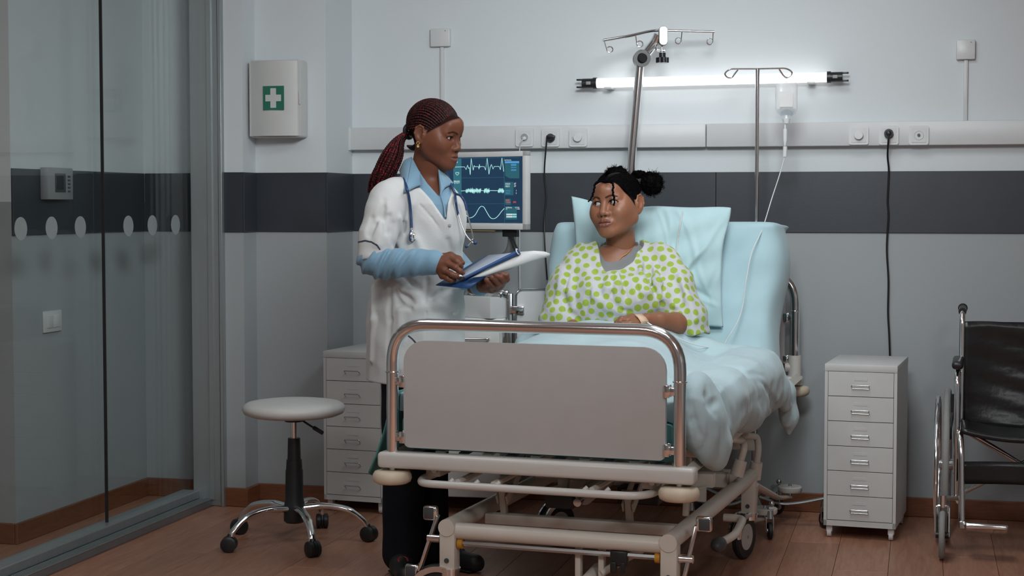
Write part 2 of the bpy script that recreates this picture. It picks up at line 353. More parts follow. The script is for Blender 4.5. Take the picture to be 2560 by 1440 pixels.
def socket(px, label, kind):
    c = ony(px, 344 if px < 1500 else 338, YB-.055); t = thing('wall_socket' if kind != 'dimmer' else 'wall_dimmer', label, 'socket' if kind != 'dimmer' else 'dimmer', (c[0], YB-.0525, c[2]), 0, 'plates on the trunking')
    MB().prism(rrect(-.04, .04, -.04, .04, .009), (0, -.0, 0), (1, 0, 0), (0, 0, 1), .010).build('plate', M['plast'], t)
    MB().prism(rrect(-.03, .03, -.03, .03, .004), (0, -.010, 0), (1, 0, 0), (0, 0, 1), .0025).build('insert', M['duct'], t)
    if kind == 'dimmer': MB().lathe([(.019, 0), (.019, .014), (.017, .016), (0, .016)], (0, -.0125, 0), (0, -1, 0), 28).build('knob', M['plast'], t)
    else:
        MB().torus((0, -.0125, 0), .0185, .0022, (0, 1, 0)).build('socket_rim', M['plast'], t)
        if kind == 'tv': MB().lathe([(.006, 0), (.006, .006), (.003, .006)], (0, -.0125, 0), (0, -1, 0), 16).build('aerial_pin', M['dgrey'], t)
        else: MB().lathe([(.0175, 0), (.0175, .001), (0, .001)], (0, -.0127, 0), (0, -1, 0), 28).build('socket_well', M['grey'], t)
    return t
socket(1312, 'white wall socket with a thin white plug lead above the monitor', 'socket')
socket(1377, 'white wall socket holding the right angled black plug', 'socket')
socket(1446, 'white round knob dimmer left of the bed pole', 'dimmer')
socket(2147, 'white round knob dimmer right of the infusion bag', 'dimmer')
socket(2222, 'white wall socket with the straight black plug above right drawer unit', 'socket')
socket(2297, 'white aerial socket plate, rightmost on the trunking', 'tv')
def wy(px, py, Y): return ony(px, py, Y)
t = thing('power_cable', 'black power cable hanging down the wall behind right drawer unit', 'cable', tuple(wy(2222, 334, YB-.066)))
MB().lathe([(.006, .04), (.012, .036), (.016, .022), (.019, .016), (.019, 0)][::-1], wy(2222, 334, YB-.066), (0, -1, 0), 20).build('plug', M['black'], t, w=True)
pts = [wy(2222, 338, YB-.10), wy(2221, 352, YB-.10), wy(2219, 390, YB-.05), wy(2222, 430, YB-.02), wy(2219, 500, YB-.02), wy(2221, 540, YB-.02), wy(2217, 620, YB-.02), wy(2221, 700, YB-.02), wy(2220, 780, YB-.02), wy(2223, 840, YB-.02), wy(2225, 910, YB-.02), wy(2225, 1000, YB-.025), wy(2225, 1150, YB-.025)]
MB().tube(smooth_path(pts), .0042, 8).build('cord', M['black'], t, w=True)
t = thing('power_cable', 'black right angled plug and cable hanging beside the monitor', 'cable', tuple(wy(1377, 343, YB-.066)))
MB().lathe([(.019, 0), (.019, .012), (.012, .022), (0, .024)], wy(1377, 345, YB-.066), (0, -1, 0), 20).box(wy(1377, 342, YB-.09), (.04, .016, .014), .005).build('plug', M['black'], t, w=True)
pts = [wy(1368, 343, YB-.09), wy(1366, 360, YB-.085), wy(1361, 430, YB-.05), wy(1366, 490, YB-.04), wy(1361, 550, YB-.04), wy(1362, 612, YB-.05), wy(1368, 700, YB-.05)]
MB().tube(smooth_path(pts), .0036, 8).build('cord', M['black'], t, w=True)
t = thing('thin_cable', 'thin white lead from the wall socket running behind the monitor', 'cable', tuple(wy(1312, 345, YB-.066)))
MB().lathe([(.008, 0), (.008, .014), (0, .016)], wy(1312, 346, YB-.066), (0, -1, 0), 16).build('plug', M['plast'], t, w=True)
MB().tube(smooth_path([wy(1312, 346, YB-.08), wy(1304, 353, YB-.08), wy(1299, 375, YB-.06), wy(1298, 470, YB-.03), wy(1299, 570, YB-.03), wy(1299, 640, YB-.03), wy(1300, 760, YB-.03)]), .0026, 8).build('cord', M['plast'], t, w=True)
# first aid cabinet on the column
xa, xb, za, zb = wrect(634, 150, 757, 345, 6.70)
t = thing('first_aid_cabinet', 'white first aid wall cabinet with a green cross sign', 'first aid cabinet', ((xa+xb)/2, 6.76, za)); hw = (xb-xa)/2; h = zb-za
MB().bx(-hw, hw, -.10, 0, 0, h, .010, 3).build('body', M['kit'], t)
arc = [(-hw, 0)]+[(-hw+2*hw*i/12, .03*math.sin(PI*i/12)**.8) for i in range(13)]+[(hw, 0)]
pr = [(hw*math.cos(a)*-1, -(.10+.028*(1-math.cos(a)**2))) for a in np.linspace(0, PI, 15)]
dp = [(-hw, -.102)]+pr[1:-1]+[(hw, -.102)]
MB().prism(dp, (0, 0, .006), (1, 0, 0), (0, 1, 0), h-.012).build('door', M['kit'], t, ang=50)
sy = -.1295; sgx = -.012
def sgn(px, py): return None
cx = ony(683, 245, 6.63)[0]-t.location.x; cz = ony(683, 245, 6.63)[2]-za; s_ = .047
MB().bx(cx-s_, cx+s_, sy, -.118, cz-s_*1.1, cz+s_*1.1).build('sign', M['green'], t)
a_, b_, c_, d_ = .013, .036, .014, .042
MB().prism([(a_, -d_), (a_, -c_), (b_, -c_), (b_, c_), (a_, c_), (a_, d_), (-a_, d_), (-a_, c_), (-b_, c_), (-b_, -c_), (-a_, -c_), (-a_, -d_)], (cx, sy+.0002, cz), (1, 0, 0), (0, 0, 1), .0012).build('cross', M['white'], t, smooth=False)
MB().bx(hw-.003, hw+.004, -.106, -.094, h*.42, h*.58, .002).build('latch', M['kit'], t)
# hall wall devices behind the glass
p = onx(128, 460, -3.4)
t = thing('wall_intercom', 'grey wall intercom with dark display behind the glass door', 'intercom', (-3.392, p[1], p[2]-.063))
MB().bx(0, .035, -.1, .1, 0, .128, .004).build('housing', M['grey'], t)
MB().bx(.034, .038, -.045, .035, .03, .105, .001).build('display_bezel', M['dgrey'], t); MB().bx(.037, .0395, -.035, .015, .04, .095).build('display', M['black'], t)
for k in range(5): MB().bx(.034, .037, .055, .075, .03+.015*k, .037+.015*k, .001).build('button', M['dgrey'], t)
p = onx(128, 803, -3.4)
t = thing('light_switch', 'white double rocker light switch behind the glass door', 'light switch', (-3.4, p[1], p[2]-.043))
MB().bx(0, .009, -.07, .07, 0, .086, .003).build('plate', M['plast'], t)
for a in (-.028, .024): MB().bx(.008, .013, a-.023, a+.023, .018, .068, .002).build('rocker', M['plast'], t)
# tube lamp over the bed head
A = ony(1490, 208, YB-.06); B = ony(2070, 193, YB-.06); du = (B-A)/np.linalg.norm(B-A)
t = thing('tube_lamp', 'lit white tube lamp with black end caps on the back wall', 'wall lamp', tuple((A+B)/2))
MB().cyl(A, B, .0205, n=28).build('tube', M['lamp'], t, w=True)
for p_, s_ in ((A, -1), (B, 1)):
    e = MB().cyl(p_-du*.004*s_, p_+du*.012*s_, .0245, n=24).cyl(p_+du*.012*s_, p_+du*.06*s_, .021, n=24)
    e.box(p_+du*.07*s_+np.array([0, 0, .016]), (.03, .02, .007), .001).box(p_+du*.07*s_-np.array([0, 0, .016]), (.03, .02, .007), .001); ec = e.build('end_cap', M['black'], t, w=True)
    MB().box(p_+du*.03*s_+np.array([0, -.0215, 0]), (.02, .003, .014), .001).build('name_plate', M['grey'], ec, w=True)
for f in (.055, .93):
    c = A+(B-A)*f; MB().bx(c[0]-.016, c[0]+.016, YB-.08, YB, c[2]-.027, c[2]-.018, .002).build('bracket', M['plast'], t, w=True)
# ================================================================ drawer units
def drawer_unit(label, loc, rz, thin):
    t = thing('drawer_unit', label, 'drawer unit', loc, rz, 'white steel drawer units'); W = .14; D = .42
    MB().bx(-W, W, .004, D, .05, .69).build('carcass', M['helmer'], t, smooth=False)
    f = MB().bx(-W, -W+.012, 0, .01, .05, .67).bx(W-.012, W, 0, .01, .05, .67).bx(-W, W, 0, .01, .05, .072).build('face_frame', M['helmer'], t)
    MB().bx(-W-.001, W+.001, -.002, D+.001, .664, .692, .002).build('top', M['helmer'], t)
    MB().bx(-W+.0122, W-.0122, .0035, .006, .072, .664).build('gap_shade_plate', M['gap'], t)  # dark sheet standing in for the shade in the gaps round the drawers
    h = (.664-.073)/6
    for i in range(6):
        z0 = .073+i*h; d = MB().bx(-W+.0135, W-.0135, -.0005, .0042, z0+.0012, z0+h-.0012, .0006, 1).build('drawer', M['helmer'], t)
        zc = z0+h*.46; q = MB()
        q.tube(fillet([(-.034, -.001, zc-.014), (-.034, -.014, zc-.004), (-.034, -.016, zc), (.034, -.016, zc), (.034, -.014, zc-.004), (.034, -.001, zc-.014)], .004), .0022, 8)
        if not thin: q.tube([(-.033, -.003, zc-.014), (.033, -.003, zc-.014)], .0018, 8)
        q.build('handle', M['steel'], d)
        MB().bx(-.026, .026, -.0016, -.0004, zc+.018, zc+.030, .0003, 1).build('label_holder', M['helmer'], d)
    for sx in (-1, 1):
        for y in (.03, D-.03):
            MB().cyl((sx*(W-.02)-.008, y, .019), (sx*(W-.02)+.008, y, .019), .019, n=18).bx(sx*(W-.02)-.012, sx*(W-.02)+.012, y-.014, y+.014, .022, .05, .003).build('castor', M['plast'], t)
    return t
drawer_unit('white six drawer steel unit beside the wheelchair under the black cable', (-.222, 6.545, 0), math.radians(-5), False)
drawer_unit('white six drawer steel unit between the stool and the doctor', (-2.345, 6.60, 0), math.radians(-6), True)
# ================================================================ swivel stool
t = thing('swivel_stool', 'round white swivel stool with chrome star base on castors', 'stool', (-2.364, 5.966, 0))
zs = .525
MB().lathe([(.05, -.028), (.17, -.026), (.193, -.016), (.2, 0), (.196, .014), (.18, .024), (.14, .03), (.06, .032), (0, .032)], (0, 0, zs), (0, 0, 1), 56).build('seat', M['leather'], t, ang=80)
MB().cyl((0, 0, zs-.05), (0, 0, zs-.026), .036, .04, 24).build('seat_mount', M['black'], t)
MB().cyl((0, 0, .40), (0, 0, zs-.045), .014, n=18).build('gas_piston', M['chrome'], t)
MB().lathe([(.024, .41), (.0265, .325), (.030, .325), (.032, .285), (.034, .285), (.036, .17), (.04, .15), (.042, .13), (.042, .085), (.034, .078)][::-1], (0, 0, 0), (0, 0, 1), 28).build('column_cover', M['black'], t)
MB().tube(smooth_path([(.03, -.02, zs-.035), (.07, -.03, zs-.055), (.10, -.035, zs-.07)]), .004, 8).tube([(.095, -.034, zs-.067), (.135, -.045, zs-.085)], .008, 10).build('height_lever', M['black'], t)
for k in range(5):
    a = math.radians(17+72*k); c, s_ = math.cos(a), math.sin(a)
    P = smooth_path([(c*.03, s_*.03, .135), (c*.12, s_*.12, .142), (c*.21, s_*.21, .125), (c*.265, s_*.265, .085), (c*.282, s_*.282, .058)], 6)
    MB().tube(P, [.019]*6+[.017]*8+[.0145]*(len(P)-14), 14, flat=.72).build('base_leg', M['chrome'], t)
    w_ = MB(); ca = a+1.0+k; ux = np.array([math.cos(ca), math.sin(ca), 0]); uy = np.array([-math.sin(ca), math.cos(ca), 0]); cc = np.array([c*.29, s_*.29, .030])
    for q in (-1, 1): w_.lathe([(0, 0), (.022, 0), (.030, .002), (.030, .016), (.022, .020), (0, .020)], cc+ux*q*(.005 if q > 0 else .005), ux*q, 22)
    w_.lathe([(.030, 0), (.030, .008)], cc-ux*.004+[0, 0, .002], ux, 22).cyl(cc+[0, 0, .02], (c*.282, s_*.282, .064), .012, n=12); w_.build('castor', M['black'], t)
# ================================================================ wheelchair (only its left half is in the picture)
t = thing('wheelchair', 'folding wheelchair with black vinyl seat and chrome frame', 'wheelchair', (.385, 6.62, 0), math.radians(-2))
for sx in (-1, 1):
    wx = sx*.275; q = MB().torus((wx, 0, .3), .287, .0135, (1, 0, 0), 56, 10).build('wheel', M['tyre'], t)
    MB().torus((wx, 0, .3), .268, .009, (1, 0, 0), 56, 8).cyl((wx-.03, 0, .3), (wx+.03, 0, .3), .022, n=18).build('rim', M['chrome'], q)
    sp = MB()
    for k in range(24):
        a = 2*PI*k/24; sp.cyl((wx, .02*math.cos(a+.5), .3+.02*math.sin(a+.5)), (wx, .265*math.cos(a), .3+.265*math.sin(a)), .0014, n=5)
    sp.build('spokes', M['steel'], q)
    MB().torus((wx+sx*.036, 0, .3), .262, .0095, (1, 0, 0), 56, 10).build('push_ring', M['chrome'], q)
    px = sx*.225
    MB().tube(fillet([(px, .17, .905), (px, .06, .895), (px, .045, .86), (px, .0, .25)], .03), .0115, 12).build('back_post', M['chrome'], t)
    MB().tube([(px, .06, .897), (px, .17, .906)], .0155, 12).cyl((px, .165, .905), (px, .172, .906), .019, n=14).build('push_grip', M['black'], t)
    MB().tube(fillet([(px+sx*.012, .02, .66), (px+sx*.012, -.18, .69), (px+sx*.012, -.22, .66), (px+sx*.012, -.24, .45), (px+sx*.012, -.24, .2)], .04), .0115, 12).build('arm_frame', M['chrome'], t)
    MB().box((px+sx*.012, -.105, .712), (.042, .27, .03), .012, seg=3).build('armrest', M['black'], t)
    MB().box((px+sx*.016, -.13, .53), (.006, .16, .19), .002).build('side_guard', M['bluep'], t)
    MB().tube([(px, .02, .455), (px, -.26, .46)], .0115, 12).build('side_rail', M['chrome'], t); MB().tube([(px, .02, .19), (px, -.25, .2)], .0115, 12).build('side_rail', M['chrome'], t)
    MB().tube(fillet([(px, -.2, .46), (px, -.262, .46), (px-sx*.006, -.29, .40), (px-sx*.012, -.33, .15), (px-sx*.012, -.335, .13)], .05), .0125, 12).build('front_tube', M['chrome'], t)
    bx_ = px-sx*.012
    MB().box((bx_-sx*.002, -.335, .128), (.024, .03, .028), .004).build('foot_hinge', M['steel'], t)
    MB().box((bx_-sx*.088, -.345, .118), (.155, .12, .022), .009, seg=3, R=[(1, 0, 0), (0, .94, -.34), (0, .34, .94)]).build('footplate', M['chrome'], t)
    cx_ = sx*.282
    c_ = MB().torus((cx_, -.37, .09), .079, .0115, (1, 0, 0), 40, 10).build('front_castor', M['tyre'], t)
    MB().lathe([(.07, -.009), (.07, .009)], (cx_, -.37, .09), (1, 0, 0), 30).cyl((cx_-.024, -.37, .09), (cx_+.024, -.37, .09), .012).build('castor_hub', M['black'], c_)
    MB().tube(fillet([(cx_-.022, -.37, .085), (cx_-.022, -.345, .195), (cx_+.022, -.345, .195), (cx_+.022, -.37, .085)], .01), .0055, 8).cyl((cx_, -.34, .19), (cx_, -.34, .235), .013).tube([(cx_, -.34, .225), (px, -.25, .21)], .009, 8).build('castor_fork', M['chrome'], c_)
    MB().tube([(px-sx*.005, -.2, .47), (-px*.9, -.02, .2)], .0105, 10).build('cross_brace', M['chrome'], t)
    MB().tube(fillet([(px+sx*.025, -.2, .54), (px+sx*.035, -.225, .47), (px+sx*.035, -.22, .43)], .01), .006, 8).tube([(px+sx*.025, -.2, .60), (px+sx*.027, -.2, .53)], .009, 10).build('brake_lever', M['black'], t)
bk = []
Yb = lambda x, z: .045-(.9-z)*.045+.045*(1-(x/.225)**2)*(.5+.5*math.sin((z-.45)/.4*PI))
nx, nz_ = 18, 16
V_ = [(-.225+.45*i/nx, Yb(-.225+.45*i/nx, .44+.42*j/nz_)+.006*math.sin(9*j/nz_*PI+i*.5)*(1-(2*i/nx-1)**2), .44+.42*j/nz_) for j in range(nz_+1) for i in range(nx+1)]
Fc = [(j*(nx+1)+i, j*(nx+1)+i+1, (j+1)*(nx+1)+i+1, (j+1)*(nx+1)+i) for j in range(nz_) for i in range(nx)]
o = MB().add(V_, Fc).build('backrest', M['vinyl'], t); md = o.modifiers.new('s', 'SOLIDIFY'); md.thickness = .012
V_ = [(-.225+.45*i/nx, .01-.29*j/8, .462-.03*(1-(2*i/nx-1)**2)) for j in range(9) for i in range(nx+1)]
Fc = [(j*(nx+1)+i, j*(nx+1)+i+1, (j+1)*(nx+1)+i+1, (j+1)*(nx+1)+i) for j in range(8) for i in range(nx)]
o = MB().add(V_, Fc).build('seat', M['vinyl'], t); md = o.modifiers.new('s', 'SOLIDIFY'); md.thickness = .02
V_ = [(-.222+.444*i/nx, -.285+.045*(1-(2*i/nx-1)**2), .27+.085*j/4) for j in range(5) for i in range(nx+1)]
Fc = [(j*(nx+1)+i, j*(nx+1)+i+1, (j+1)*(nx+1)+i+1, (j+1)*(nx+1)+i) for j in range(4) for i in range(nx)]
o = MB().add(V_, Fc).build('calf_strap', M['vinyl'], t); md = o.modifiers.new('s', 'SOLIDIFY'); md.thickness = .005
# ================================================================ bedside cabinet with folded tray, tissue box
t = thing('bedside_cabinet', 'white bedside cabinet with chrome handle behind the doctor', 'cabinet', (-1.93, 6.66, 0), math.radians(4))
MB().bx(-.15, .22, .004, .40, .075, .815, .004).build('carcass', M['helmer'], t)
MB().bx(-.165, .235, -.015, .41, .815, .84, .006).build('worktop', M['plast'], t)
for i, (z0, z1) in enumerate(((.70, .81), (.42, .695), (.08, .415))):
    d = MB().bx(-.146, .216, -.014, .004, z0, z1, .003).build('drawer' if i == 0 else 'door', M['helmer'], t); zc = z1-.055
    MB().tube(fillet([(.02, -.014, zc), (.02, -.035, zc), (.17, -.035, zc), (.17, -.014, zc)], .008), .005, 10).build('handle', M['chrome'], d)
for sx in (-.11, .18):
    for y in (.04, .36): MB().cyl((sx-.01, y, .032), (sx+.01, y, .032), .032, n=20).bx(sx-.014, sx+.014, y-.014, y+.014, .05, .08, .003).build('castor', M['dgrey'], t)
MB().bx(.238, .262, .02, .06, .50, .945, .004).bx(.225, .24, .02, .06, .70, .76).build('tray_post', M['steel'], t)
MB().box((.225, .03, .945), (.045, .035, .028), .008).ball((.214, .02, .942), .015).tube([(.214, .015, .938), (.185, 0, .86)], .0075, 10).cyl((.185, 0, .848), (.185, 0, .866), .012).build('tray_joint', M['chrome'], t)
tm = MB().prism(rrect(.02, .38, .56, .965, .03), (.268, -.0, 0), (.42, -.9075, 0), (0, 0, 1), .006)
R_ = np.array([[.90, .435, 0], [-.435, .90, 0], [0, 0, 1]])
def tr_(x, z): return np.array([.275, .03, 0])+x*np.array([.94, .34, 0])+np.array([0, 0, z])
q = MB(); P = rrect(0, .36, .55, .962, .03)
q.prism(P, (.275, .03, 0), (.94, .34, 0), (0, 0, 1), .012); pn = q.build('folding_tray', M['plast'], t)
MB().tube([tr_(x, z)+np.array([.005, -.014, 0]) for x, z in P], .005, 8, closed=True).build('tray_rim', M['steel'], pn)
MB().bx(.255, .315, .005, .05, .86, .892, .004).build('tray_clamp', M['chrome'], t)
cw = VW(1217, 788, 6.97)
t = thing('tissue_box', 'white tissue box on the bedside cabinet behind the clipboard', 'tissue box', (cw[0]-.01, cw[1], .8405), math.radians(-32))
MB().bx(-.1, .1, -.06, .06, 0, .09, .003).build('carton', M['paper'], t)
tv = []; random.seed(3)
n = 28
for j in range(7):
    for i in range(n):
        a = 2*PI*i/n; r = (.016+.006*j)*(1+.35*math.sin(5*a+j*.5)); tv.append((r*1.6*math.cos(a)+.004*j, r*.7*math.sin(a), .088+.0085*j+.006*math.sin(3*a+1)*j/6-.0006*j*j*(1+math.sin(2*a))))
tf = [(j*n+i, j*n+(i+1) % n, (j+1)*n+(i+1) % n, (j+1)*n+i) for j in range(6) for i in range(n)]+[tuple(6*n+i for i in range(n))]
MB().add(tv, tf).build('tissue', M['paper'], t, ang=60)
# ================================================================ monitor
MR = V(1316, 476, 6.62); th = math.radians(36); mu = np.array([math.cos(th), -math.sin(th), 0]); mn = np.array([-math.sin(th), -math.cos(th), 0]); mz = np.array([0, 0, 1.])
mw, mh = .50, .318; mo = MR-mu*mw; mo[2] -= mh/2
def mp_(x, z, d=0): return Wd(mo+mu*x+mz*z+mn*d)
def mbox(q, x0, x1, z0, z1, d0, d1, bev=0): return q.box(mp_((x0+x1)/2, (z0+z1)/2, (d0+d1)/2), (x1-x0, z1-z0, d1-d0), bev, R=[Wd(mu), [0, 0, 1], Wd(mn)])
t = thing('monitor', 'white framed monitor showing a heartbeat trace behind the doctor', 'monitor', tuple(mp_(mw*.5, -.46, -.06)))
q = MB(); mbox(q, 0, mw, 0, .026, -.03, 0, .003); mbox(q, 0, mw, mh-.022, mh, -.03, 0, .003); mbox(q, 0, .02, 0, mh, -.03, 0, .003); mbox(q, mw-.021, mw, 0, mh, -.03, 0, .003); mbox(q, .01, mw-.01, .01, mh-.01, -.04, -.012, .004)
q.build('frame', pm('light monitor plastic', (.6, .6, .6), .35), t, w=True)
ME = lambda n, c, s: pm(n, tuple(x*.2 for x in c), .4, emit=c, es=s, var=.02)
M['scr'] = ME('navy screen glow', (.011, .036, .075), 1); M['scr2'] = ME('teal screen glow', (.02, .10, .13), 1); M['trace'] = ME('pale cyan trace glow', (.42, .80, .78), 1); M['gridl'] = ME('dim cyan line glow', (.03, .13, .17), 1)
M['red'] = ME('red print glow', (.8, .09, .06), 1); M['blu'] = ME('blue print glow', (.08, .3, .6), 1); M['wht'] = ME('white print glow', (.75, .85, .88), 1)
q = MB(); mbox(q, .02, mw-.021, .026, mh-.022, -.012, -.003); scr = q.build('screen', M['scr'], t, w=True, smooth=False)
SX0, SX1, SZ0, SZ1 = .02, mw-.021, .026, mh-.022
# picture on the screen is measured from the photograph's right edge
def sp_(px, py, d=-.0022):                                # pixel -> point on the screen plane
    r = ray(px, py); o_ = mp_(0, 0, d); n_ = Wd(mn); k_ = ((o_-CC)@n_)/(r@n_); return CC+r*k_
def line(pts, r, mat, name='trace_line', d=-.0022): return MB().tube([sp_(x, y, d) for x, y in pts], r, 6).build(name, M[mat], scr, w=True)
def zp(x, y): return 1100+x*240/1503, 370+y*230/1440       # from the enlarged view of the screen
ek = [(200, 300), (330, 297), (385, 297), (408, 338), (432, 268), (448, 320), (460, 305), (473, 418), (488, 165), (520, 348), (535, 275), (545, 292), (600, 292), (610, 330), (618, 255), (626, 305), (634, 291), (690, 291), (713, 345), (738, 160), (767, 412), (785, 300), (803, 258), (832, 330), (848, 290), (925, 288), (945, 340), (969, 155), (998, 370)]
line([zp(*p) for p in ek], .0011, 'trace')
br = [(332, 672), (405, 672)]; random.seed(7)
for x0, x1, am in ((405, 640, 42), (690, 775, 40), (910, 1000, 38)):
    br.append((x0-1, 668)); x = x0; sg = 1
    while x < x1: br.append((x, 668+sg*am*(.45+.6*random.random()))); sg = -sg; x += 6
    br.append((x1, 666))
br.append((1004, 664)); br.sort(key=lambda p: p[0]); line([zp(*p) for p in br], .0012, 'trace')
sn = [(380, 1000), (420, 1060), (460, 1093), (510, 1080), (555, 1040), (600, 960), (630, 922), (655, 913), (690, 930), (730, 1000), (780, 1080), (820, 1106), (870, 1097), (920, 1050), (965, 990), (1008, 945)]
line([zp(*p)[:2] for p in [tuple(v[:2]) for v in smooth_path([(a, b, 0) for a, b in sn], 5)]], .0012, 'trace')
for a, b in (((-60, 170), (1245, 150)), ((205, 470), (1000, 460)), ((340, 876), (1000, 870)), ((390, 1188), (1250, 1168)), ((1000, 150), (1012, 1185))): line([zp(*a), zp(*b)], .0006, 'gridl', 'grid_line')
def quad(pts, mat, name='screen_field', d=-.0026): return MB().add([sp_(*zp(*p), d) for p in pts], [tuple(range(len(pts)))]).build(name, M[mat], scr, w=True, smooth=False)
quad([(1015, 205), (1240, 205), (1242, 475), (1090, 475), (1020, 435)], 'scr2'); quad([(1016, 208), (1238, 206), (1238, 235), (1016, 237)], 'blu', d=-.002)
quad([(205, 165), (335, 163), (338, 860), (215, 860)], 'gridl', d=-.0028); quad([(1012, 530), (1150, 530), (1150, 740), (1014, 740)], 'scr2')
quad([(1018, 795), (1110, 795), (1112, 890), (1020, 890)], 'scr2'); quad([(1022, 915), (1200, 915), (1205, 1120), (1025, 1120)], 'scr2')
for k in range(6):
    y = 250+k*13+(14 if k > 2 else 0)+(20 if k > 3 else 0); quad([(1110, y), (1195, y-2), (1195, y+5), (1110, y+7)], 'blu', 'log_row', -.0018)
for k in range(14):
    x = 1040+k*11.5
    for y in (1028, 1064): quad([(x, y), (x+8, y), (x+8, y+24), (x, y+24)], 'wht' if k < 8 else 'trace', 'meter_cell', -.0018)
def text(s_, zx, zy, size, mat, d=-.0016, name='screen_text', align='LEFT'):
    cu = bpy.data.curves.new('txt', 'FONT'); cu.body = s_; cu.size = size; cu.align_x = align; cu.resolution_u = 2
    o = bpy.data.objects.new('txt', cu); COL.objects.link(o); bpy.context.view_layer.update()
    me = bpy.data.meshes.new_from_object(o.evaluated_get(bpy.context.evaluated_depsgraph_get())); bpy.data.objects.remove(o)
    P = np.array([v.co[:] for v in me.vertices]); c = sp_(*zp(zx, zy), d); W3 = c+P[:, :1]*Wd(mu)+P[:, 1:2]*np.array([0, 0, 1.])
    Mx = np.array(MATX[root_of(scr)]); W3 = W3@Mx[:3, :3].T+Mx[:3, 3]; me.vertices.foreach_set('co', W3.ravel()); me.materials.clear()
    ob = finish(me, name, M[mat], scr, smooth=False); return ob
text('EKG', 205, 232, .013, 'wht'); text('71 BPM', 10, 350, .016, 'wht'); text('BRAIN', 215, 538, .011, 'wht'); text('ACTIVITY', 218, 560, .007, 'trace')
text('DATALOG..', 1010, 200, .007, 'wht'); text('SYDO', 1022, 575, .0095, 'wht'); text('MDO', 1022, 612, .0095, 'wht'); text('67', 1158, 572, .0105, 'wht'); text('57', 1158, 610, .0105, 'wht')
text('SYRVO', 1022, 682, .0085, 'blu'); text('MRVO', 1024, 718, .0085, 'blu'); text('1', 1186, 678, .009, 'wht'); text('2', 1186, 718, .009, 'wht')
text('SURF', 1028, 828, .0085, 'red'); text('113/64', 1028, 860, .0085, 'red'); text('(80)', 1142, 858, .010, 'red'); text('INTERVAL', 1030, 942, .007, 'wht'); text('ET', 1030, 966, .007, 'wht'); text('22 MIN', 1175, 940, .007, 'wht'); text('1 HRS', 1192, 964, .007, 'wht')
hp = [(270, 428), (244, 398), (246, 384), (258, 379), (270, 390), (282, 379), (294, 384), (297, 398)]
MB().tube([sp_(*zp(*p)) for p in hp], .0009, 6, closed=True).build('heart_icon', M['trace'], scr, w=True)
q = MB(); mbox(q, mw*.3, mw*.66, -.008, -.001, -.024, -.012, .002); q.build('lower_strip', pm('pale gold strip', (.5, .42, .22), .4), t, w=True)
q = MB(); mbox(q, mw*.72, mw*.86, -.03, .0, -.05, -.025, .003); q.build('mount_block', M['black'], t, w=True)
mt_ = [mp_(.38, .08, -.06), mp_(.385, -.05, -.06), mp_(.37, -.09, -.065), mp_(.27, -.16, -.09), mp_(.06, -.25, -.20), mp_(.02, -.30, -.22), mp_(.02, -.4, -.22)]
MB().tube(fillet(mt_, .04), .017, 14).build('swivel_arm', M['alu'], t, w=True)
c_ = mp_(.02, -.40, -.22); zt = .8402
MB().cyl((c_[0], c_[1], zt), (c_[0], c_[1], c_[2]+.05), .016).cyl((c_[0], c_[1], zt), (c_[0], c_[1], zt+.018), .06, .055, 32).build('stand_foot', M['alu'], t, w=True)
for k in (0, .014):
    MB().tube(smooth_path([mp_(.385+k, -.015, -.03), mp_(.41+k, -.06, -.028), mp_(.425+k, -.10, -.03), mp_(.405+k, -.145, -.04), mp_(.34, -.17, -.05)]), .0045, 8).build('cable', M['black'], t, w=True)
# ================================================================ infusion stand, bag
pc = VW(1893, 300, 6.7); t = thing('infusion_stand', 'slim chrome infusion stand on castors behind the bed head', 'infusion stand', (pc[0], pc[1], 0))
zt = VW(1893, 172, 6.7)[2]
MB().cyl((0, 0, .12), (0, 0, zt), .0085, n=16).build('pole', M['chrome'], t); MB().cyl((0, 0, .09), (0, 0, .85), .0125, n=16).build('lower_pole', M['steel'], t)
MB().cyl((0, 0, .10), (0, 0, .16), .024, n=18).build('hub', M['steel'], t)
def rel(px, py, b=6.7): return VW(px, py, b)-np.array([pc[0], pc[1], 0])
hk = [(1893, 172), (1845, 172), (1826, 173), (1815, 180), (1813, 187), (1820, 194), (1830, 193), (1838, 183), (1845, 174)]
hk2 = [(1893, 172), (1940, 171), (1962, 171), (1975, 176), (1980, 183), (1975, 190), (1966, 194), (1958, 188), (1948, 173)]
MB().tube(smooth_path([rel(*p) for p in hk], 5), .0034, 8).tube(smooth_path([rel(*p) for p in hk2], 5), .0034, 8).build('hanger', M['chrome'], t)
for k in range(5):
    a = math.radians(1-72*k); R = .29 if k != 4 else .27; c, s_ = math.cos(a), math.sin(a)
    MB().tube(smooth_path([(0, 0, .125), (c*.1, s_*.1, .095), (c*.18, s_*.18, .10), (c*R, s_*R, .125)], 6), .012, 10, flat=.5).build('base_leg', M['alu'], t)
    ca = a+.9*k+.6; ux = np.array([math.cos(ca), math.sin(ca), 0]); cc = np.array([c*R-.006, s_*R, .034])
    q = MB().lathe([(.026, -.009), (.033, -.006), (.033, .006), (.026, .009)], cc, ux, 26).build('castor', M['rubber'], t)
    MB().lathe([(0, -.012), (.012, -.012), (.012, .012), (0, .012)], cc, ux, 16).box(cc+ux*.014+[0, 0, .026], (.005, .026, .06), .002).box(cc-ux*.014+[0, 0, .026], (.005, .026, .06), .002).cyl(cc+[0, 0, .05], (cc[0], cc[1], .115), .017, .012, 14).ball((c*R, s_*R, .142), .012).build('castor_fork', M['steel'], q)
bb = 6.66
t = thing('infusion_bag', 'clear infusion bag with drip line hanging from the stand', 'infusion bag', tuple(VW(1966, 204, bb)))
nA, nB = 40, 14; V_ = []; Fc = []
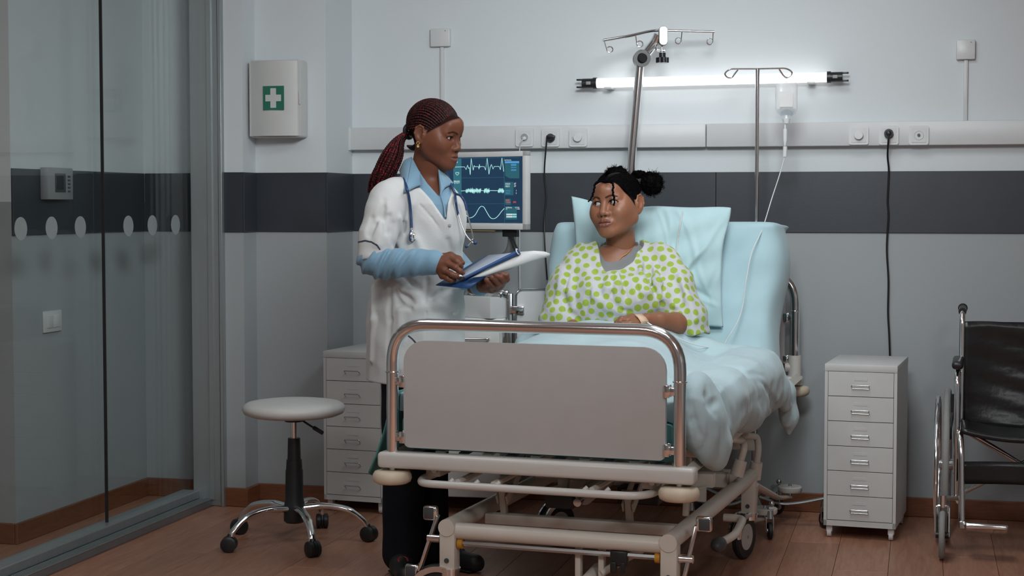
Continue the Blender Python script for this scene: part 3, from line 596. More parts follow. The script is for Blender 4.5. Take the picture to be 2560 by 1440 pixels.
for j in range(nB+1):
    f = j/nB; w_ = (27.5 if f < .78 else 27.5-14*((f-.78)/.22)**2.2)*(1 if f > .06 else .80+.2*f/.06); dp = .018*math.sin(PI*min(1, .12+f*.9))**.6+.002
    c = V(1966, 204+86*f, bb)
    for i in range(nA):
        a = 2*PI*i/nA; V_.append(Wd(c+np.array([w_*bb/FPX*np.sign(math.cos(a))*abs(math.cos(a))**.6, dp*math.sin(a), 0])))
for j in range(nB):
    for i in range(nA): Fc.append((j*nA+i, j*nA+(i+1) % nA, (j+1)*nA+(i+1) % nA, (j+1)*nA+i))
Fc += [tuple(range(nA))[::-1], tuple(nB*nA+i for i in range(nA))]
bag = MB().add(V_, Fc).build('bag', M['clear'], t, w=True, ang=60)
wtr = MB().add([Wd(V(1966, 204, bb)*0+np.asarray(p)) for p in []], []) if False else None
c0 = V(1966, 248, bb-.021); MB().box(Wd(c0), (.052, .001, .062), R=[rt, fw0, zz]).build('bag_label', M['bagfilm'], bag, w=True)
V2 = []; 
for j in range(6):
    f = j/5; c = V(1966, 272+15*f, bb); w_ = 23-9*f*f
    for i in range(24): a = 2*PI*i/24; V2.append(Wd(c+np.array([w_*bb/FPX*math.cos(a), .013*math.sin(a), 0])))
F2 = [(j*24+i, j*24+(i+1) % 24, (j+1)*24+(i+1) % 24, (j+1)*24+i) for j in range(5) for i in range(24)]+[tuple(range(24))[::-1], tuple(120+i for i in range(24))]
MB().add(V2, F2).build('saline', M['fluid'], bag, w=True)
MB().tube([VW(1966, 196, bb), VW(1966, 206, bb)], .004, 8).build('hang_loop', M['clear'], bag, w=True)
MB().tube([VW(1966, 288, bb), VW(1966, 296, bb), VW(1966, 297, bb), VW(1966, 309, bb)], [.008, .009, .016, .012], 16).build('outlet_port', M['tubep'], t, w=True)
MB().tube([VW(1963, 309, bb), VW(1963, 322, bb), VW(1963, 323, bb), VW(1963, 350, bb), VW(1962, 365, bb)], [.004, .004, .0085, .0085, .003], 14).build('drip_chamber', M['tubep'], t, w=True)
MB().tube([VW(1963, 366, bb), VW(1962, 392, bb)], .009, 12).build('roller_clamp', M['plast'], t, w=True)
IVT = t
# ================================================================ boom pole on the bed head
B_ = 6.95; pv = V(1604, 147, B_)
t = thing('boom_pole', 'tall leaning chrome pole with hooked crossbar at the bed head', 'infusion pole', tuple(VW(1526, 985, B_+.03)))
MB().tube([VW(1526, 985, B_+.03), VW(1600, 165, B_)], .0185, 18).build('pole', M['chrome'], t, w=True)
MB().cyl(Wd(pv+[0, .03, 0]), Wd(pv-[0, .03, 0]), .036, n=28).cyl(Wd(pv-[0, .03, 0]), Wd(pv-[-.004, .042, 0]), .022, .018, 20).build('pivot_knob', M['black'], t, w=True)
MB().tube([VW(1612, 138, B_), VW(1640, 102, B_-.03)], .020, 18).tube([VW(1640, 104, B_-.03), VW(1648, 86, B_-.04)], .023, 18).tube([VW(1620, 130, B_-.03), VW(1652, 106, B_-.05)], .006, 8).build('arm', M['chrome'], t, w=True)
c = VW(1657, 91, B_-.06); MB().prism(rrect(-.0160, .0160, -.0375, .0375, .015), c, rt, zz, .034).build('end_block', M['steel'], t, w=True)
MB().prism(rrect(-.0185, .0185, -.04, .04, .0175), c, rt, zz, .029).build('block_rim', M['black'], t, w=True)
MB().tube(smooth_path([VW(1507, 101, B_-.12), VW(1570, 90, B_-.09), VW(1625, 78, B_-.05), VW(1650, 76, B_-.04)], 5), .0062, 10).tube([VW(1650, 76, B_-.04), VW(1786, 80, B_-.04)], .0062, 10).build('crossbar', M['chrome'], t, w=True)
for (x0, y0, x1, y1, bq) in ((1511, 103, 1517, 122, B_-.115), (1589, 88, 1592, 108, B_-.08), (1705, 80, 1703, 102, B_-.04), (1783, 82, 1782, 104, B_-.04)):
    s_ = 1 if x0 < 1600 else -1; rr = 7.5
    ring = [VW(x1+s_*rr-s_*rr*math.cos(a), y1+rr*math.sin(a)+(2 if s_ > 0 else 0), bq) for a in np.linspace(0, 5.6, 16)]
    MB().tube([VW(x0, y0, bq)]+ring, .0025, 8).build('hook', M['chrome'], t, w=True)
MB().tube([VW(1655, 108, B_-.05), VW(1655, 132, B_-.05)], .0045, 10).tube(smooth_path([VW(1640, 112, B_-.05), VW(1642, 124, B_-.05), VW(1662, 127, B_-.05)], 5), .0045, 8).build('clamp_screw', M['chrome'], t, w=True)
q = MB().cyl(VW(1656, 132, B_-.05), VW(1656, 145, B_-.05), .014, n=18)
for k in range(6): a = 2*PI*k/6; q.cyl(VW(1656, 144, B_-.05)+[.017*math.cos(a), .017*math.sin(a), 0], VW(1656, 157, B_-.05)+[.017*math.cos(a), .017*math.sin(a), 0], .0105, n=12)
q.cyl(VW(1656, 144, B_-.05), VW(1656, 157, B_-.05), .02, n=18).build('clamp_knob', M['black'], t, w=True)
# ================================================================ the bed
BO = (-1.1665, 4.9335, 0); BR = math.radians(-5.2)
bed = thing('hospital_bed', 'height adjustable hospital bed with chrome end rails and grey panels', 'bed', BO, BR)
TI = .042
bu = np.array([math.cos(BR), math.sin(BR), 0]); bv = np.array([-math.sin(BR), math.cos(BR), 0]); BOv = np.array(BO)
def bloc(p): q = np.asarray(p)-BOv; return np.array([q@bu, q@bv, q[2]])
def bwl(l): return BOv+l[0]*bu+l[1]*bv+np.array([0, 0, l[2]])
def bpl(px, py, axis, val):
    r = ray(px, py); n = bu if axis == 'x' else bv; k = (val-(CC-BOv)@n)/(r@n); return bloc(CC+k*r)
def bzl(px, py, z): return bloc(onz(px, py, z))
def bed_end(y, dz, pre, flip):
    MB().tube(fillet([(-.47, y, .50+dz), (-.47, y, .94+dz), (.47, y, .94+dz), (.47, y, .50+dz)], .125, 10), .0195, 18).build(pre+'_rail', M['chrome'], bed)
    for sx in (-1, 1):
        MB().torus((sx*.47, y, .786+dz), .0205, .0028, (0, 0, 1), 24, 8).build('rail_collar', M['chrome'], bed)
        for z in (.757, .578):
            MB().box((sx*.449, y, z+dz), (.03, .026, .026), .004).box((sx*.432, y-.014*flip, z+dz), (.018, .008, .038), .002).box((sx*.432, y+.014*flip, z+dz), (.018, .008, .038), .002).build('panel_clamp', M['chrome'], bed)
        b = MB().lathe([(.02, -.021), (.048, -.021), (.059, -.015), (.063, -.004), (.062, .008), (.056, .018), (.044, .021), (.02, .021)], (sx*.47, y-.005*flip, .449+dz), (0, 0, 1), 36).build('corner_bumper', M['bumper'], bed, ang=70)
        MB().cyl((sx*.47, y, .47+dz), (sx*.47, y, .478+dz), .012, n=14).build('bumper_bolt', M['steel'], b)
    MB().prism(rrect(-.428, .428, .546, .888, (.02, .02, .07, .07)), (0, y+.009, dz), (1, 0, 0), (0, 0, 1), .018).build(pre+'_panel', M['panel'], bed)
bed_end(0, 0, 'foot', 1); bed_end(2.08, .087, 'head', -1)
MB().bx(-.512, .522, -.034, .03, .479, .53, .012, 3).build('foot_bar', M['enamelw'], bed)
MB().bx(-.505, .505, 2.05, 2.11, .56, .60, .012, 3).build('head_bar', M['enamelw'], bed)
for sx in (-1, 1):
    MB().tube([(sx*.43, 2.07, .635), (sx*.47, 2.08, .635)], .02, 14).cyl((sx*.47, 2.08, .582), (sx*.47, 2.08, .685), .028, n=20).build('head_socket', M['enamelw'], bed)
    MB().tube([(sx*.485, .03, .505), (sx*.485, 2.05, .505+TI*2.05)], .022, 4).build('side_frame', M['enamel'], bed)
for i in range(11):
    x = -.40+.08*i; MB().box((x, .70, .528+TI*.7), (.03, 1.34, .006), R=[(1, 0, 0), (0, 1, TI), (0, -TI, 1)]).build('deck_slat', M['enamel'] if i % 2 else M['dgrey'], bed)
for y in (.35, .9, 1.34): MB().bx(-.47, .47, y-.018, y+.018, .492+TI*y, .524+TI*y, .003).build('deck_crossbar', M['enamel'], bed)
# linen rail under the foot bar
z_ = .437
MB().tube(fillet([(-.36, .20, z_+.01), (-.392, .05, z_), (-.36, -.03, z_), (.345, -.03, z_), (.388, .05, z_), (.36, .22, z_+.02)], .05), .0125, 12).build('linen_rail', M['enamelw'], bed)
for x in (-.265, -.18, -.11, .175, .245): MB().tube([(x, -.026, z_+.006), (x+.012, -.02, z_+.018)], .007, 8).build('rail_peg', M['enamelw'], bed)
for x in (-.24, -.12, .2): MB().tube([(x, -.02, z_+.008), (x+.05, .55, z_+.045)], .011, 8).build('linen_rail_rod', M['enamel'], bed)
for x in (-.36, .36): MB().box((x, .12, .46), (.05, .10, .035), .004).build('rail_bracket', M['enamel'], bed); MB().cyl((x+.01, .055, .465), (x+.01, .07, .465), .009, n=10).build('bracket_bolt', M['steel'], bed)
# undercarriage
XL, XRt, YFr, YRr, ZB = -.275, .443, .0, 1.24, .30
for x in (XL, XRt): MB().tube([(x, YFr-.03, ZB), (x, YRr+.03, ZB)], .0275, 18).build('base_side_tube', M['enamel'], bed)
MB().tube([(XL+.02, YFr, ZB-.012), (XRt-.02, YFr, ZB-.012)], .026, 18).build('base_cross_tube', M['enamel'], bed)
MB().tube([(XL+.02, YRr, ZB), (XRt-.02, YRr, ZB)], .026, 18).build('base_cross_tube', M['enamel'], bed)
MB().bx(XL+.03, XRt-.03, .24, .28, .265, .30, .004).build('base_beam', M['enamel'], bed); MB().bx(XL+.03, XRt-.03, .98, 1.03, .30, .35, .004).build('base_beam', M['enamel'], bed)
MB().bx(XL+.05, XRt-.02, .70, .75, .345, .395, .006).build('lift_beam', M['enamel'], bed); MB().bx(XL+.05, XRt-.02, 1.5, 1.55, .36, .41, .006).build('lift_beam', M['enamel'], bed)
def castor(x, y, ang, brake):
    ux = np.array([math.cos(ang), math.sin(ang), 0]); uy = np.array([-ux[1], ux[0], 0]); c = np.array([x, y, .0])+uy*.042+np.array([0, 0, .0832])
    q = MB().lathe([(.066, -.013), (.077, -.013), (.083, -.007), (.083, .007), (.077, .013), (.066, .013)], c, ux, 44).build('castor_wheel', M['rubber'], bed)
    MB().lathe([(0, -.0145), (.012, -.016), (.055, -.0125), (.068, -.013), (.068, .013), (.055, .0125), (.012, .016), (0, .0145)], c, ux, 40).build('castor_disc', M['grey'] if False else M['panel'], q)
    MB().lathe([(0, -.0185), (.006, -.0185), (.006, .0185), (0, .0185)], c, ux, 12).build('axle_bolt', M['steel'], q)
    f = MB(); K = 14
    for s_ in (-1, 1):
        V_ = []; Fc = []
        for i in range(K+1):
            a = PI*(.02+.72*i/K)
            for r in (.075, .093): V_.append(c+ux*s_*.017+r*(-math.cos(a)*uy*-1+math.sin(a)*np.array([0, 0, 1])))
        for i in range(K+1):
            a = PI*(.02+.72*i/K)
            for r in (.075, .093): V_.append(c+ux*s_*.024+r*(-math.cos(a)*uy*-1+math.sin(a)*np.array([0, 0, 1])))
        n = 2*(K+1)
        for i in range(K):
            Fc += [(2*i, 2*i+1, 2*i+3, 2*i+2), (n+2*i+2, n+2*i+3, n+2*i+1, n+2*i), (2*i+1, n+2*i+1, n+2*i+3, 2*i+3), (2*i, 2*i+2, n+2*i+2, n+2*i)]
        f.add(V_, Fc)
    f.cyl((x, y, .142), (x, y, .165), .032, n=24).cyl((x, y, .162), (x, y, .168), .035, n=24).build('castor_fork', M['chrome'], q)
for (x, y, a) in ((XL, YFr, 1.9), (XRt, YFr, 2.2), (XL, YRr, math.radians(150)), (XRt+.0, YRr, math.radians(166))):
    MB().box((x, y, .232), (.052, .052, .136), .005).build('leg', M['enamel'], bed)
    MB().cyl((x, y-.029, .195), (x, y-.025, .195), .008, n=14).build('leg_plug', M['dgrey'], bed)
    castor(x, y, a, False)
# brake pedals, rod
for sx, x in ((-1, XL-.05), (1, XRt+.05)):
    y0 = YFr
    if sx < 0: top, mid, bot = np.array([x+.01, y0, .333]), np.array([x-.008, y0-.01, .26]), np.array([x-.045, y0-.02, .155])
    else: top, mid, bot = np.array([x+.025, y0+.02, .35]), np.array([x+.008, y0, .25]), np.array([x-.012, y0-.02, .15])
    q = MB(); d = (top-bot)/np.linalg.norm(top-bot); yy = np.array([0, 1., 0]); xx = np.cross(yy, d)
    q.box((top+bot)/2, (.010, .022, np.linalg.norm(top-bot)), .002, R=[xx, yy, d]); q.cyl(mid-np.array([.03*sx*1, 0, 0]), mid+np.array([.012*sx, 0, 0]), .013, n=16); pd = q.build('brake_pedal', M['chrome'], bed)
    for e in (top, bot):
        s2 = -1 if sx < 0 else 1; c = e+np.array([s2*.024, 0, .006 if e is top else -.004])
        MB().box(c, (.05, .024, .048), .010, seg=3).build('pedal_frame', M['chrome'], pd); MB().box(c+np.array([s2*.003, -.0115, 0]), (.034, .006, .036), .003).build('pedal_pad', M['dgrey'], pd)
MB().tube([(XL-.03, YFr, .248), (XRt+.04, YFr, .248)], .0085, 6).build('brake_rod', M['steel'], bed)
for x in (XL+.038, XRt-.038): MB().cyl((x-.008, YFr, .248), (x+.008, YFr, .248), .017, n=20).build('rod_bush', M['yellow'], bed)
MB().box((XRt-.16, YFr, .238), (.055, .03, .05), .008).box((XRt-.175, YFr-.01, .211), (.02, .02, .035), .004).box((XRt-.145, YFr-.01, .211), (.014, .02, .035), .004).build('brake_link', M['black'], bed)
for x in (XRt-.30, XRt-.225): MB().bx(x-.009, x+.009, YFr+.02, YFr+.05, .12, .30, .003).build('pedal_hanger', M['enamel'], bed)
MB().tube([(XRt-.262, -.05+YFr, .155), (XRt-.262, YFr+.12, .17)], .021, 20, caps=False).build('pedal_sleeve', M['enamel'], bed)
MB().tube([(XRt-.225, YFr+.02, .18), (XRt-.10, YFr+.15, .255)], .012, 10).build('pedal_strut', M['enamel'], bed)
# lifting arms
for x in (-.19, .24):
    MB().box((x, .27, .345), (.022, .03, .11), .006, R=[(1, 0, 0), (0, .97, .24), (0, -.24, .97)]).build('lift_arm', M['enamel'], bed)
    for dx in (-.017, .017): MB().box((x+dx, .36, .40), (.008, .24, .034), .004, R=[(1, 0, 0), (0, .88, .47), (0, -.47, .88)]).build('lift_link', M['enamel'], bed)
    MB().cyl((x-.028, .285, .387), (x+.028, .285, .387), .011, n=14).build('pivot_bolt', M['steel'], bed)
    MB().box((x+.11, .62, .36), (.02, .03, .20), .005, R=[(1, 0, 0), (0, .98, -.2), (0, .2, .98)]).build('lift_strut', M['enamel'], bed)
    MB().prism([(0, 0), (.20, 0), (.20, .055)], (x-.04, .70, .30), (1, 0, 0), (0, 0, 1), .012).build('gusset', M['enamel'], bed)
    MB().box((x, .95, .44), (.02, .42, .03), .004, R=[(1, 0, 0), (0, .93, .36), (0, -.36, .93)]).build('lift_link', M['enamel'], bed)
MB().tube([(.02, .50, .33), (.05, 1.35, .40)], .032, 18).build('actuator', M['enamel'], bed); MB().tube([(.02, .42, .32), (.02, .52, .33)], .014, 14).build('actuator_rod', M['chrome'], bed)
MB().bx(.09, .24, .66, .78, .28, .34, .006).build('motor_box', M['black'], bed)
MB().bx(-.12, -.02, .5, .62, .28, .33, .006).build('motor_box', M['dgrey'], bed)
# folded side rail ends under the mattress, right side
for (pa, pb, pc_) in (((1862, 1098, .47), (1862, 1118, .485), (1838, 1192, .47)), ((1898, 1088, .45), (1897, 1120, .465), (1884, 1200, .455))):
    a = bpl(pa[0]-34, pa[1], 'x', pa[2]); b = bpl(pa[0]-6, pa[1]+4, 'x', pa[2]); c = bpl(pb[0], pb[1], 'x', pb[2]); d = bpl((pb[0]+pc_[0])/2, (pb[1]+pc_[1])/2+4, 'x', pc_[2]); e = d+(d-c)*.75
    if np.linalg.norm(e-c) > .25: e = c+(e-c)/np.linalg.norm(e-c)*.2
    MB().tube(fillet([a, b, c, d], .03), .0125, 12).tube([d-(d-c)*.2, e], [.0225, .0245], 18).build('side_rail_end', M['enamel'], bed)
MB().tube([bpl(1812, 1112, 'x', .47), bpl(1880, 1052, 'x', .47)], .013, 10).build('side_rail_bar', M['enamel'], bed)
# wall spacers at the head end
for (px, py, y, hb) in ((1975, 1222, 2.0, .0), (1912, 1276, 1.62, .0)):
    c = bpl(px, py, 'y', y); z = c[2]
    q = MB().tube([(XRt+.01, YRr+.02, ZB-.03), (c[0]-.03, c[1]-.12, z-.02), (c[0], c[1], z-.035)], [.022, .018, .012], 12, flat=.6).build('spacer_arm', M['enamel'], bed)
    MB().lathe([(.02, -.012), (.046, -.012), (.05, -.006), (.05, .008), (.046, .012), (0, .012)], c, (0, 0, 1), 32).build('spacer_roller', M['enamelw'], q)
    MB().cyl((c[0], c[1], z-.04), (c[0], c[1], z-.01), .010, n=12).cyl((c[0], c[1], z-.011), (c[0], c[1], z+.02), .012, .006, 12).build('roller_bolt', M['steel'], q)
# crank with black knob on the right
kn = bpl(1800, 1358, 'x', .47); k2 = bpl(1838, 1338, 'x', .50)
MB().tube(fillet([kn+np.array([-.05, .30, .03]), kn+np.array([.02, .30, .03]), k2, kn+np.array([.0, .01, 0])], .05), .0145, 12).build('crank_arm', M['enamel'], bed)
MB().ball(kn-np.array([.0, .02, 0]), .026, 20, sc=(1.0, 1.9, .95)).build('crank_knob', M['dgrey'], bed)
MB().tube([(0-.30, 1.89, .62), (.10, 1.89, .62)], .016, 12).tube([(-.45, 1.89, .59), (.45, 1.89, .59)], .018, 4).build('pole_carrier', M['steel'], bed)
# ================================================================ mattress and bedding
mt = thing('mattress', 'teal mattress in a pale blue sheet with raised backrest', 'mattress', BO, BR)
def deck(y): return .533+TI*y
prof = []                                                # side profile of the mattress, bottom line then top line
def slab(path, th, half, name, mat, rnd=.03):
    P = smooth_path([(0, y, z) for y, z in path], 6); V_ = []; Fc = []; sec = rrect(-half, half, 0, th, rnd, 4); n = len(sec)
    for i, p in enumerate(P):
        tg = P[min(i+1, len(P)-1)]-P[max(i-1, 0)]; tg /= np.linalg.norm(tg); nn = np.array([0, -tg[2], tg[1]])
        for x, h in sec: V_.append(p+np.array([x, 0, 0])+nn*h)
    for i in range(len(P)-1):
        for j in range(n): Fc.append((i*n+j, i*n+(j+1) % n, (i+1)*n+(j+1) % n, (i+1)*n+j))
    Fc += [tuple(range(n))[::-1], tuple((len(P)-1)*n+j for j in range(n))]
    return MB().add(V_, Fc).build(name, mat, mt, ang=50)
slab([(.04, deck(.04)), (.5, deck(.5)), (1.0, deck(1.0)), (1.35, deck(1.35))], .115, .452, 'base_cushion', M['teal'])
bp = [(1.36, deck(1.36)+.005), (1.52, .62), (1.66, .80), (1.74, 1.0), (1.79, 1.19)]
slab(bp, .125, .455, 'back_cushion', M['teal'])
# pale blue sheet pulled over the backrest, a little loose at the edges
def sheet_piece():
    P = smooth_path([(0, y, z) for y, z in [(1.30, deck(1.3)+.0), (1.40, .60), (1.52, .625), (1.66, .80), (1.74, 1.0), (1.788, 1.175), (1.80, 1.215)]], 10); m = len(P); V_ = []; Fc = []
    sec = [(-.49, -.02), (-.485, .05), (-.475, .10), (-.45, .135), (-.40, .145)]+[(-.4+.8*i/20, .145) for i in range(1, 20)]+[(.40, .145), (.45, .135), (.475, .10), (.485, .05), (.49, -.02)]
    n = len(sec)
    for i, p in enumerate(P):
        tg = P[min(i+1, m-1)]-P[max(i-1, 0)]; tg /= np.linalg.norm(tg); nn = np.array([0, -tg[2], tg[1]]); e = max(0, (i-m+9)/8)
        for k, (x, h) in enumerate(sec):
            f = i/m; wr = .006*math.sin(13*f+5*x)+.004*math.sin(29*f+11*x+1)+.003*math.sin(47*f-17*x)
            hh = h*(1-.9*e*e) if h > 0 else h
            dx = .012*math.sin(17*f+2)*(1 if abs(x) > .45 else 0)*np.sign(x)
            V_.append(p+np.array([x+dx, 0, 0])+nn*(hh+wr)+tg*(.018*e))
    for i in range(m-1):
        for j in range(n-1): Fc.append((i*n+j, i*n+j+1, (i+1)*n+j+1, (i+1)*n+j))
    o = MB().add(V_, Fc).build('fitted_sheet', M['sheet'], mt, ang=75); md = o.modifiers.new('s', 'SOLIDIFY'); md.thickness = .006; md.offset = -1; md = o.modifiers.new('ss', 'SUBSURF'); md.levels = 1; md.render_levels = 1
sheet_piece()
V_ = []; Fc = []                                         # sheet corner hanging at the left of the foot end
for j in range(13):
    for i in range(10):
        f = j/12; g = i/9; V_.append((-.482-.095*f*(1-.4*g)+.012*math.sin(9*g+3*f), .02+.30*g*(1-.25*f)+.02*f, .72-.27*f-.02*math.sin(5*g)*f))
for j in range(12):
    for i in range(9): Fc.append((j*10+i, j*10+i+1, (j+1)*10+i+1, (j+1)*10+i))
o = MB().add(V_, Fc).build('hanging_sheet_corner', M['teal'], mt, ang=80); md = o.modifiers.new('s', 'SOLIDIFY'); md.thickness = .005
# ================================================================ implicit-surface toolkit for people and cloth (axes: right, away, up)
def pxy(a, b, c):
    d = b*math.cos(PIT)-(c-HC)*math.sin(PIT); u = (c-HC)*math.cos(PIT)+b*math.sin(PIT)
    return 1280+FPX*a/d, 720-FPX*u/d
def smin(a, b, k):
    h = np.clip(.5+.5*(b-a)/k, 0, 1); return b*(1-h)+a*h-k*h*(1-h)
def A3(p): return np.asarray(p, np.float32)
class Field:
    def __init__(s, lo, hi, h):
        s.lo = A3(lo); s.h = h; s.n = np.ceil((A3(hi)-s.lo)/h).astype(int)+1; s.F = np.full(s.n, .06, np.float32)
        s.ax = [s.lo[i]+np.arange(s.n[i], dtype=np.float32)*h for i in range(3)]
    def blk(s, lo, hi):
        i0 = np.clip(np.floor((A3(lo)-s.lo)/s.h).astype(int), 0, s.n); i1 = np.clip(np.ceil((A3(hi)-s.lo)/s.h).astype(int)+1, 0, s.n)
        sl = tuple(slice(a, b) for a, b in zip(i0, i1))
        return sl, s.ax[0][sl[0]][:, None, None], s.ax[1][sl[1]][None, :, None], s.ax[2][sl[2]][None, None, :]
    def add(s, prim, k=.008, op='add'):
        f, lo, hi = prim; m = k+.012
        if lo is None: lo, hi = s.lo, s.lo+s.n*s.h; m = 0
        sl, X, Y, Z = s.blk(A3(lo)-m, A3(hi)+m)
        if 0 in s.F[sl].shape: return s
        d = f(X, Y, Z)
        if op == 'add': s.F[sl] = smin(s.F[sl], d, k)
        elif op == 'cut': s.F[sl] = -smin(-s.F[sl], d, k)
        elif op == 'int': s.F[sl] = -smin(-s.F[sl], -d, k)
        elif op == 'disp': s.F[sl] = s.F[sl]+d
        return s
    def cut(s, prim, k=.006): return s.add(prim, k, 'cut')
    def mesh(s):
        F = s.F; n = F.shape; N = F < 0; off = np.array([(i, j, k) for i in (0, 1) for j in (0, 1) for k in (0, 1)])
        cs = np.zeros(tuple(q-1 for q in n), np.int8)
        for o in off: cs += N[o[0]:n[0]-1+o[0], o[1]:n[1]-1+o[1], o[2]:n[2]-1+o[2]]
        idx = np.argwhere((cs > 0) & (cs < 8)); vals = np.stack([F[tuple((idx+o).T)] for o in off], 1)
        P = np.zeros((len(idx), 3)); cnt = np.zeros(len(idx))
        for a in range(8):
            for b in range(a+1, 8):
                if np.abs(off[a]-off[b]).sum() != 1: continue
                va, vb = vals[:, a], vals[:, b]; cr = (va < 0) != (vb < 0); t = np.where(cr, va/np.where(cr, va-vb, 1), 0)
                P += np.where(cr[:, None], off[a]+t[:, None]*(off[b]-off[a]), 0); cnt += cr
        P = (idx+P/cnt[:, None])*s.h+s.lo
        ids = np.full(cs.shape, -1, np.int64); ids[tuple(idx.T)] = np.arange(len(idx)); Q = []
        for ax in range(3):
            o = [1, 1, 1]; o[ax] = 0; e = [0, 0, 0]; e[ax] = 1
            A_ = N[o[0]:n[0]-1, o[1]:n[1]-1, o[2]:n[2]-1]; B_ = N[o[0]+e[0]:n[0]-1+e[0], o[1]+e[1]:n[1]-1+e[1], o[2]+e[2]:n[2]-1+e[2]]
            E_ = np.argwhere(A_ != B_)
            if not len(E_): continue
            fl_ = A_[tuple(E_.T)]; E_ = E_+o; b1, b2 = [i for i in range(3) if i != ax]
            d1 = np.zeros(3, int); d1[b1] = 1; d2 = np.zeros(3, int); d2[b2] = 1
            q = np.stack([ids[tuple((E_-d1-d2).T)], ids[tuple((E_-d2).T)], ids[tuple(E_.T)], ids[tuple((E_-d1).T)]], 1)
            rv = fl_ if ax != 1 else ~fl_
            q[~rv] = q[~rv][:, ::-1]; Q.append(q)
        Q = np.concatenate(Q); Q = Q[(Q >= 0).all(1)]
        return P, Q
def FB(x0, x1, y0, y1, b0, b1, h):
    c = np.array([V(x, y, b) for x in (x0, x1) for y in (y0, y1) for b in (b0, b1)]); return Field(c.min(0), c.max(0), h)
def cap(p0, p1, r0, r1=None):
    p0 = A3(p0); p1 = A3(p1); r1 = r0 if r1 is None else r1; d = p1-p0; L2 = float(d@d)+1e-12
    def f(X, Y, Z):
        t = np.clip(((X-p0[0])*d[0]+(Y-p0[1])*d[1]+(Z-p0[2])*d[2])/L2, 0, 1)
        return np.sqrt((X-p0[0]-t*d[0])**2+(Y-p0[1]-t*d[1])**2+(Z-p0[2]-t*d[2])**2)-(r0+t*(r1-r0))
    m = max(r0, r1); return f, np.minimum(p0, p1)-m, np.maximum(p0, p1)+m
def ell(c, r, R=None):
    c = A3(c); r = A3(r); R = np.eye(3, dtype=np.float32) if R is None else A3(R)
    def f(X, Y, Z):
        x, y, z = X-c[0], Y-c[1], Z-c[2]
        q = [(x*R[i][0]+y*R[i][1]+z*R[i][2]) for i in range(3)]
        k0 = np.sqrt(sum((q[i]/r[i])**2 for i in range(3))); k1 = np.sqrt(sum((q[i]/r[i]**2)**2 for i in range(3)))+1e-6
        return k0*(k0-1)/k1
    ext = np.sqrt(((R*r[:, None])**2).sum(0)); return f, c-ext, c+ext
def chain(pts, rs):
    return [cap(a, b, r0, r1) for a, b, r0, r1 in zip(pts, pts[1:], rs, rs[1:])]
def loft(rows, yaw):                                     # rows: (z, a, b, rx, ry); ellipse axes turned by yaw
    rows = np.array(sorted(rows), np.float32); c, s_ = math.cos(yaw), math.sin(yaw)
    def f(X, Y, Z):
        z = np.clip(Z, rows[0, 0], rows[-1, 0]); g = [np.interp(z, rows[:, 0], rows[:, i]).astype(np.float32) for i in range(1, 5)]
        x = X-g[0]; y = Y-g[1]; u = x*c+y*s_; v = -x*s_+y*c
        k0 = np.sqrt((u/g[2])**2+(v/g[3])**2); k1 = np.sqrt((u/g[2]**2)**2+(v/g[3]**2)**2)+1e-6
        d = k0*(k0-1)/k1; return np.maximum(d, np.maximum(rows[0, 0]-Z, Z-rows[-1, 0]))
    m = rows[:, 3:5].max(); return f, A3([rows[:, 1].min()-m, rows[:, 2].min()-m, rows[0, 0]]), A3([rows[:, 1].max()+m, rows[:, 2].max()+m, rows[-1, 0]])
def polyd(PX, PY, poly):                                 # signed distance (pixels), negative inside
    d = np.full(np.broadcast(PX, PY).shape, 1e9, np.float32); sgn = np.ones(d.shape, np.float32); n = len(poly); j = n-1
    for i in range(n):
        ax_, ay_ = poly[i]; bx_, by_ = poly[j]; ex, ey = bx_-ax_, by_-ay_; wx, wy = PX-ax_, PY-ay_
        t = np.clip((wx*ex+wy*ey)/(ex*ex+ey*ey), 0, 1); d = np.minimum(d, (wx-ex*t)**2+(wy-ey*t)**2)
        c1 = PY >= ay_; c2 = PY < by_; c3 = ex*wy > ey*wx
        al = (c1 & c2 & c3) | (~c1 & ~c2 & ~c3); sgn = np.where(al, -sgn, sgn); j = i
    return sgn*np.sqrt(d)
def wedge(poly, bmax, lo, hi):                           # opening cut into cloth in front of distance bmax
    def f(X, Y, Z):
        PX, PY = pxy(X, Y, Z); return np.maximum(polyd(PX, PY, poly)*bmax/FPX, Y-bmax).astype(np.float32)
    return f, lo, hi
def wav(lo, hi, amp, freq, seed, aniso=(1, 1, 1)):
    r = np.random.RandomState(seed); D = r.randn(5, 3); D /= np.linalg.norm(D, axis=1)[:, None]; ph = r.rand(5)*6.28; an = np.array(aniso)
    def f(X, Y, Z):
        o = 0
        for d, p in zip(D, ph): d = d*an; o = o+np.sin(freq*(d[0]*X+d[1]*Y+d[2]*Z)+p+1.3*np.sin(.55*freq*(d[1]*X+d[2]*Y+d[0]*Z)))
        return (amp*o/2.5).astype(np.float32)
    return f, lo, hi
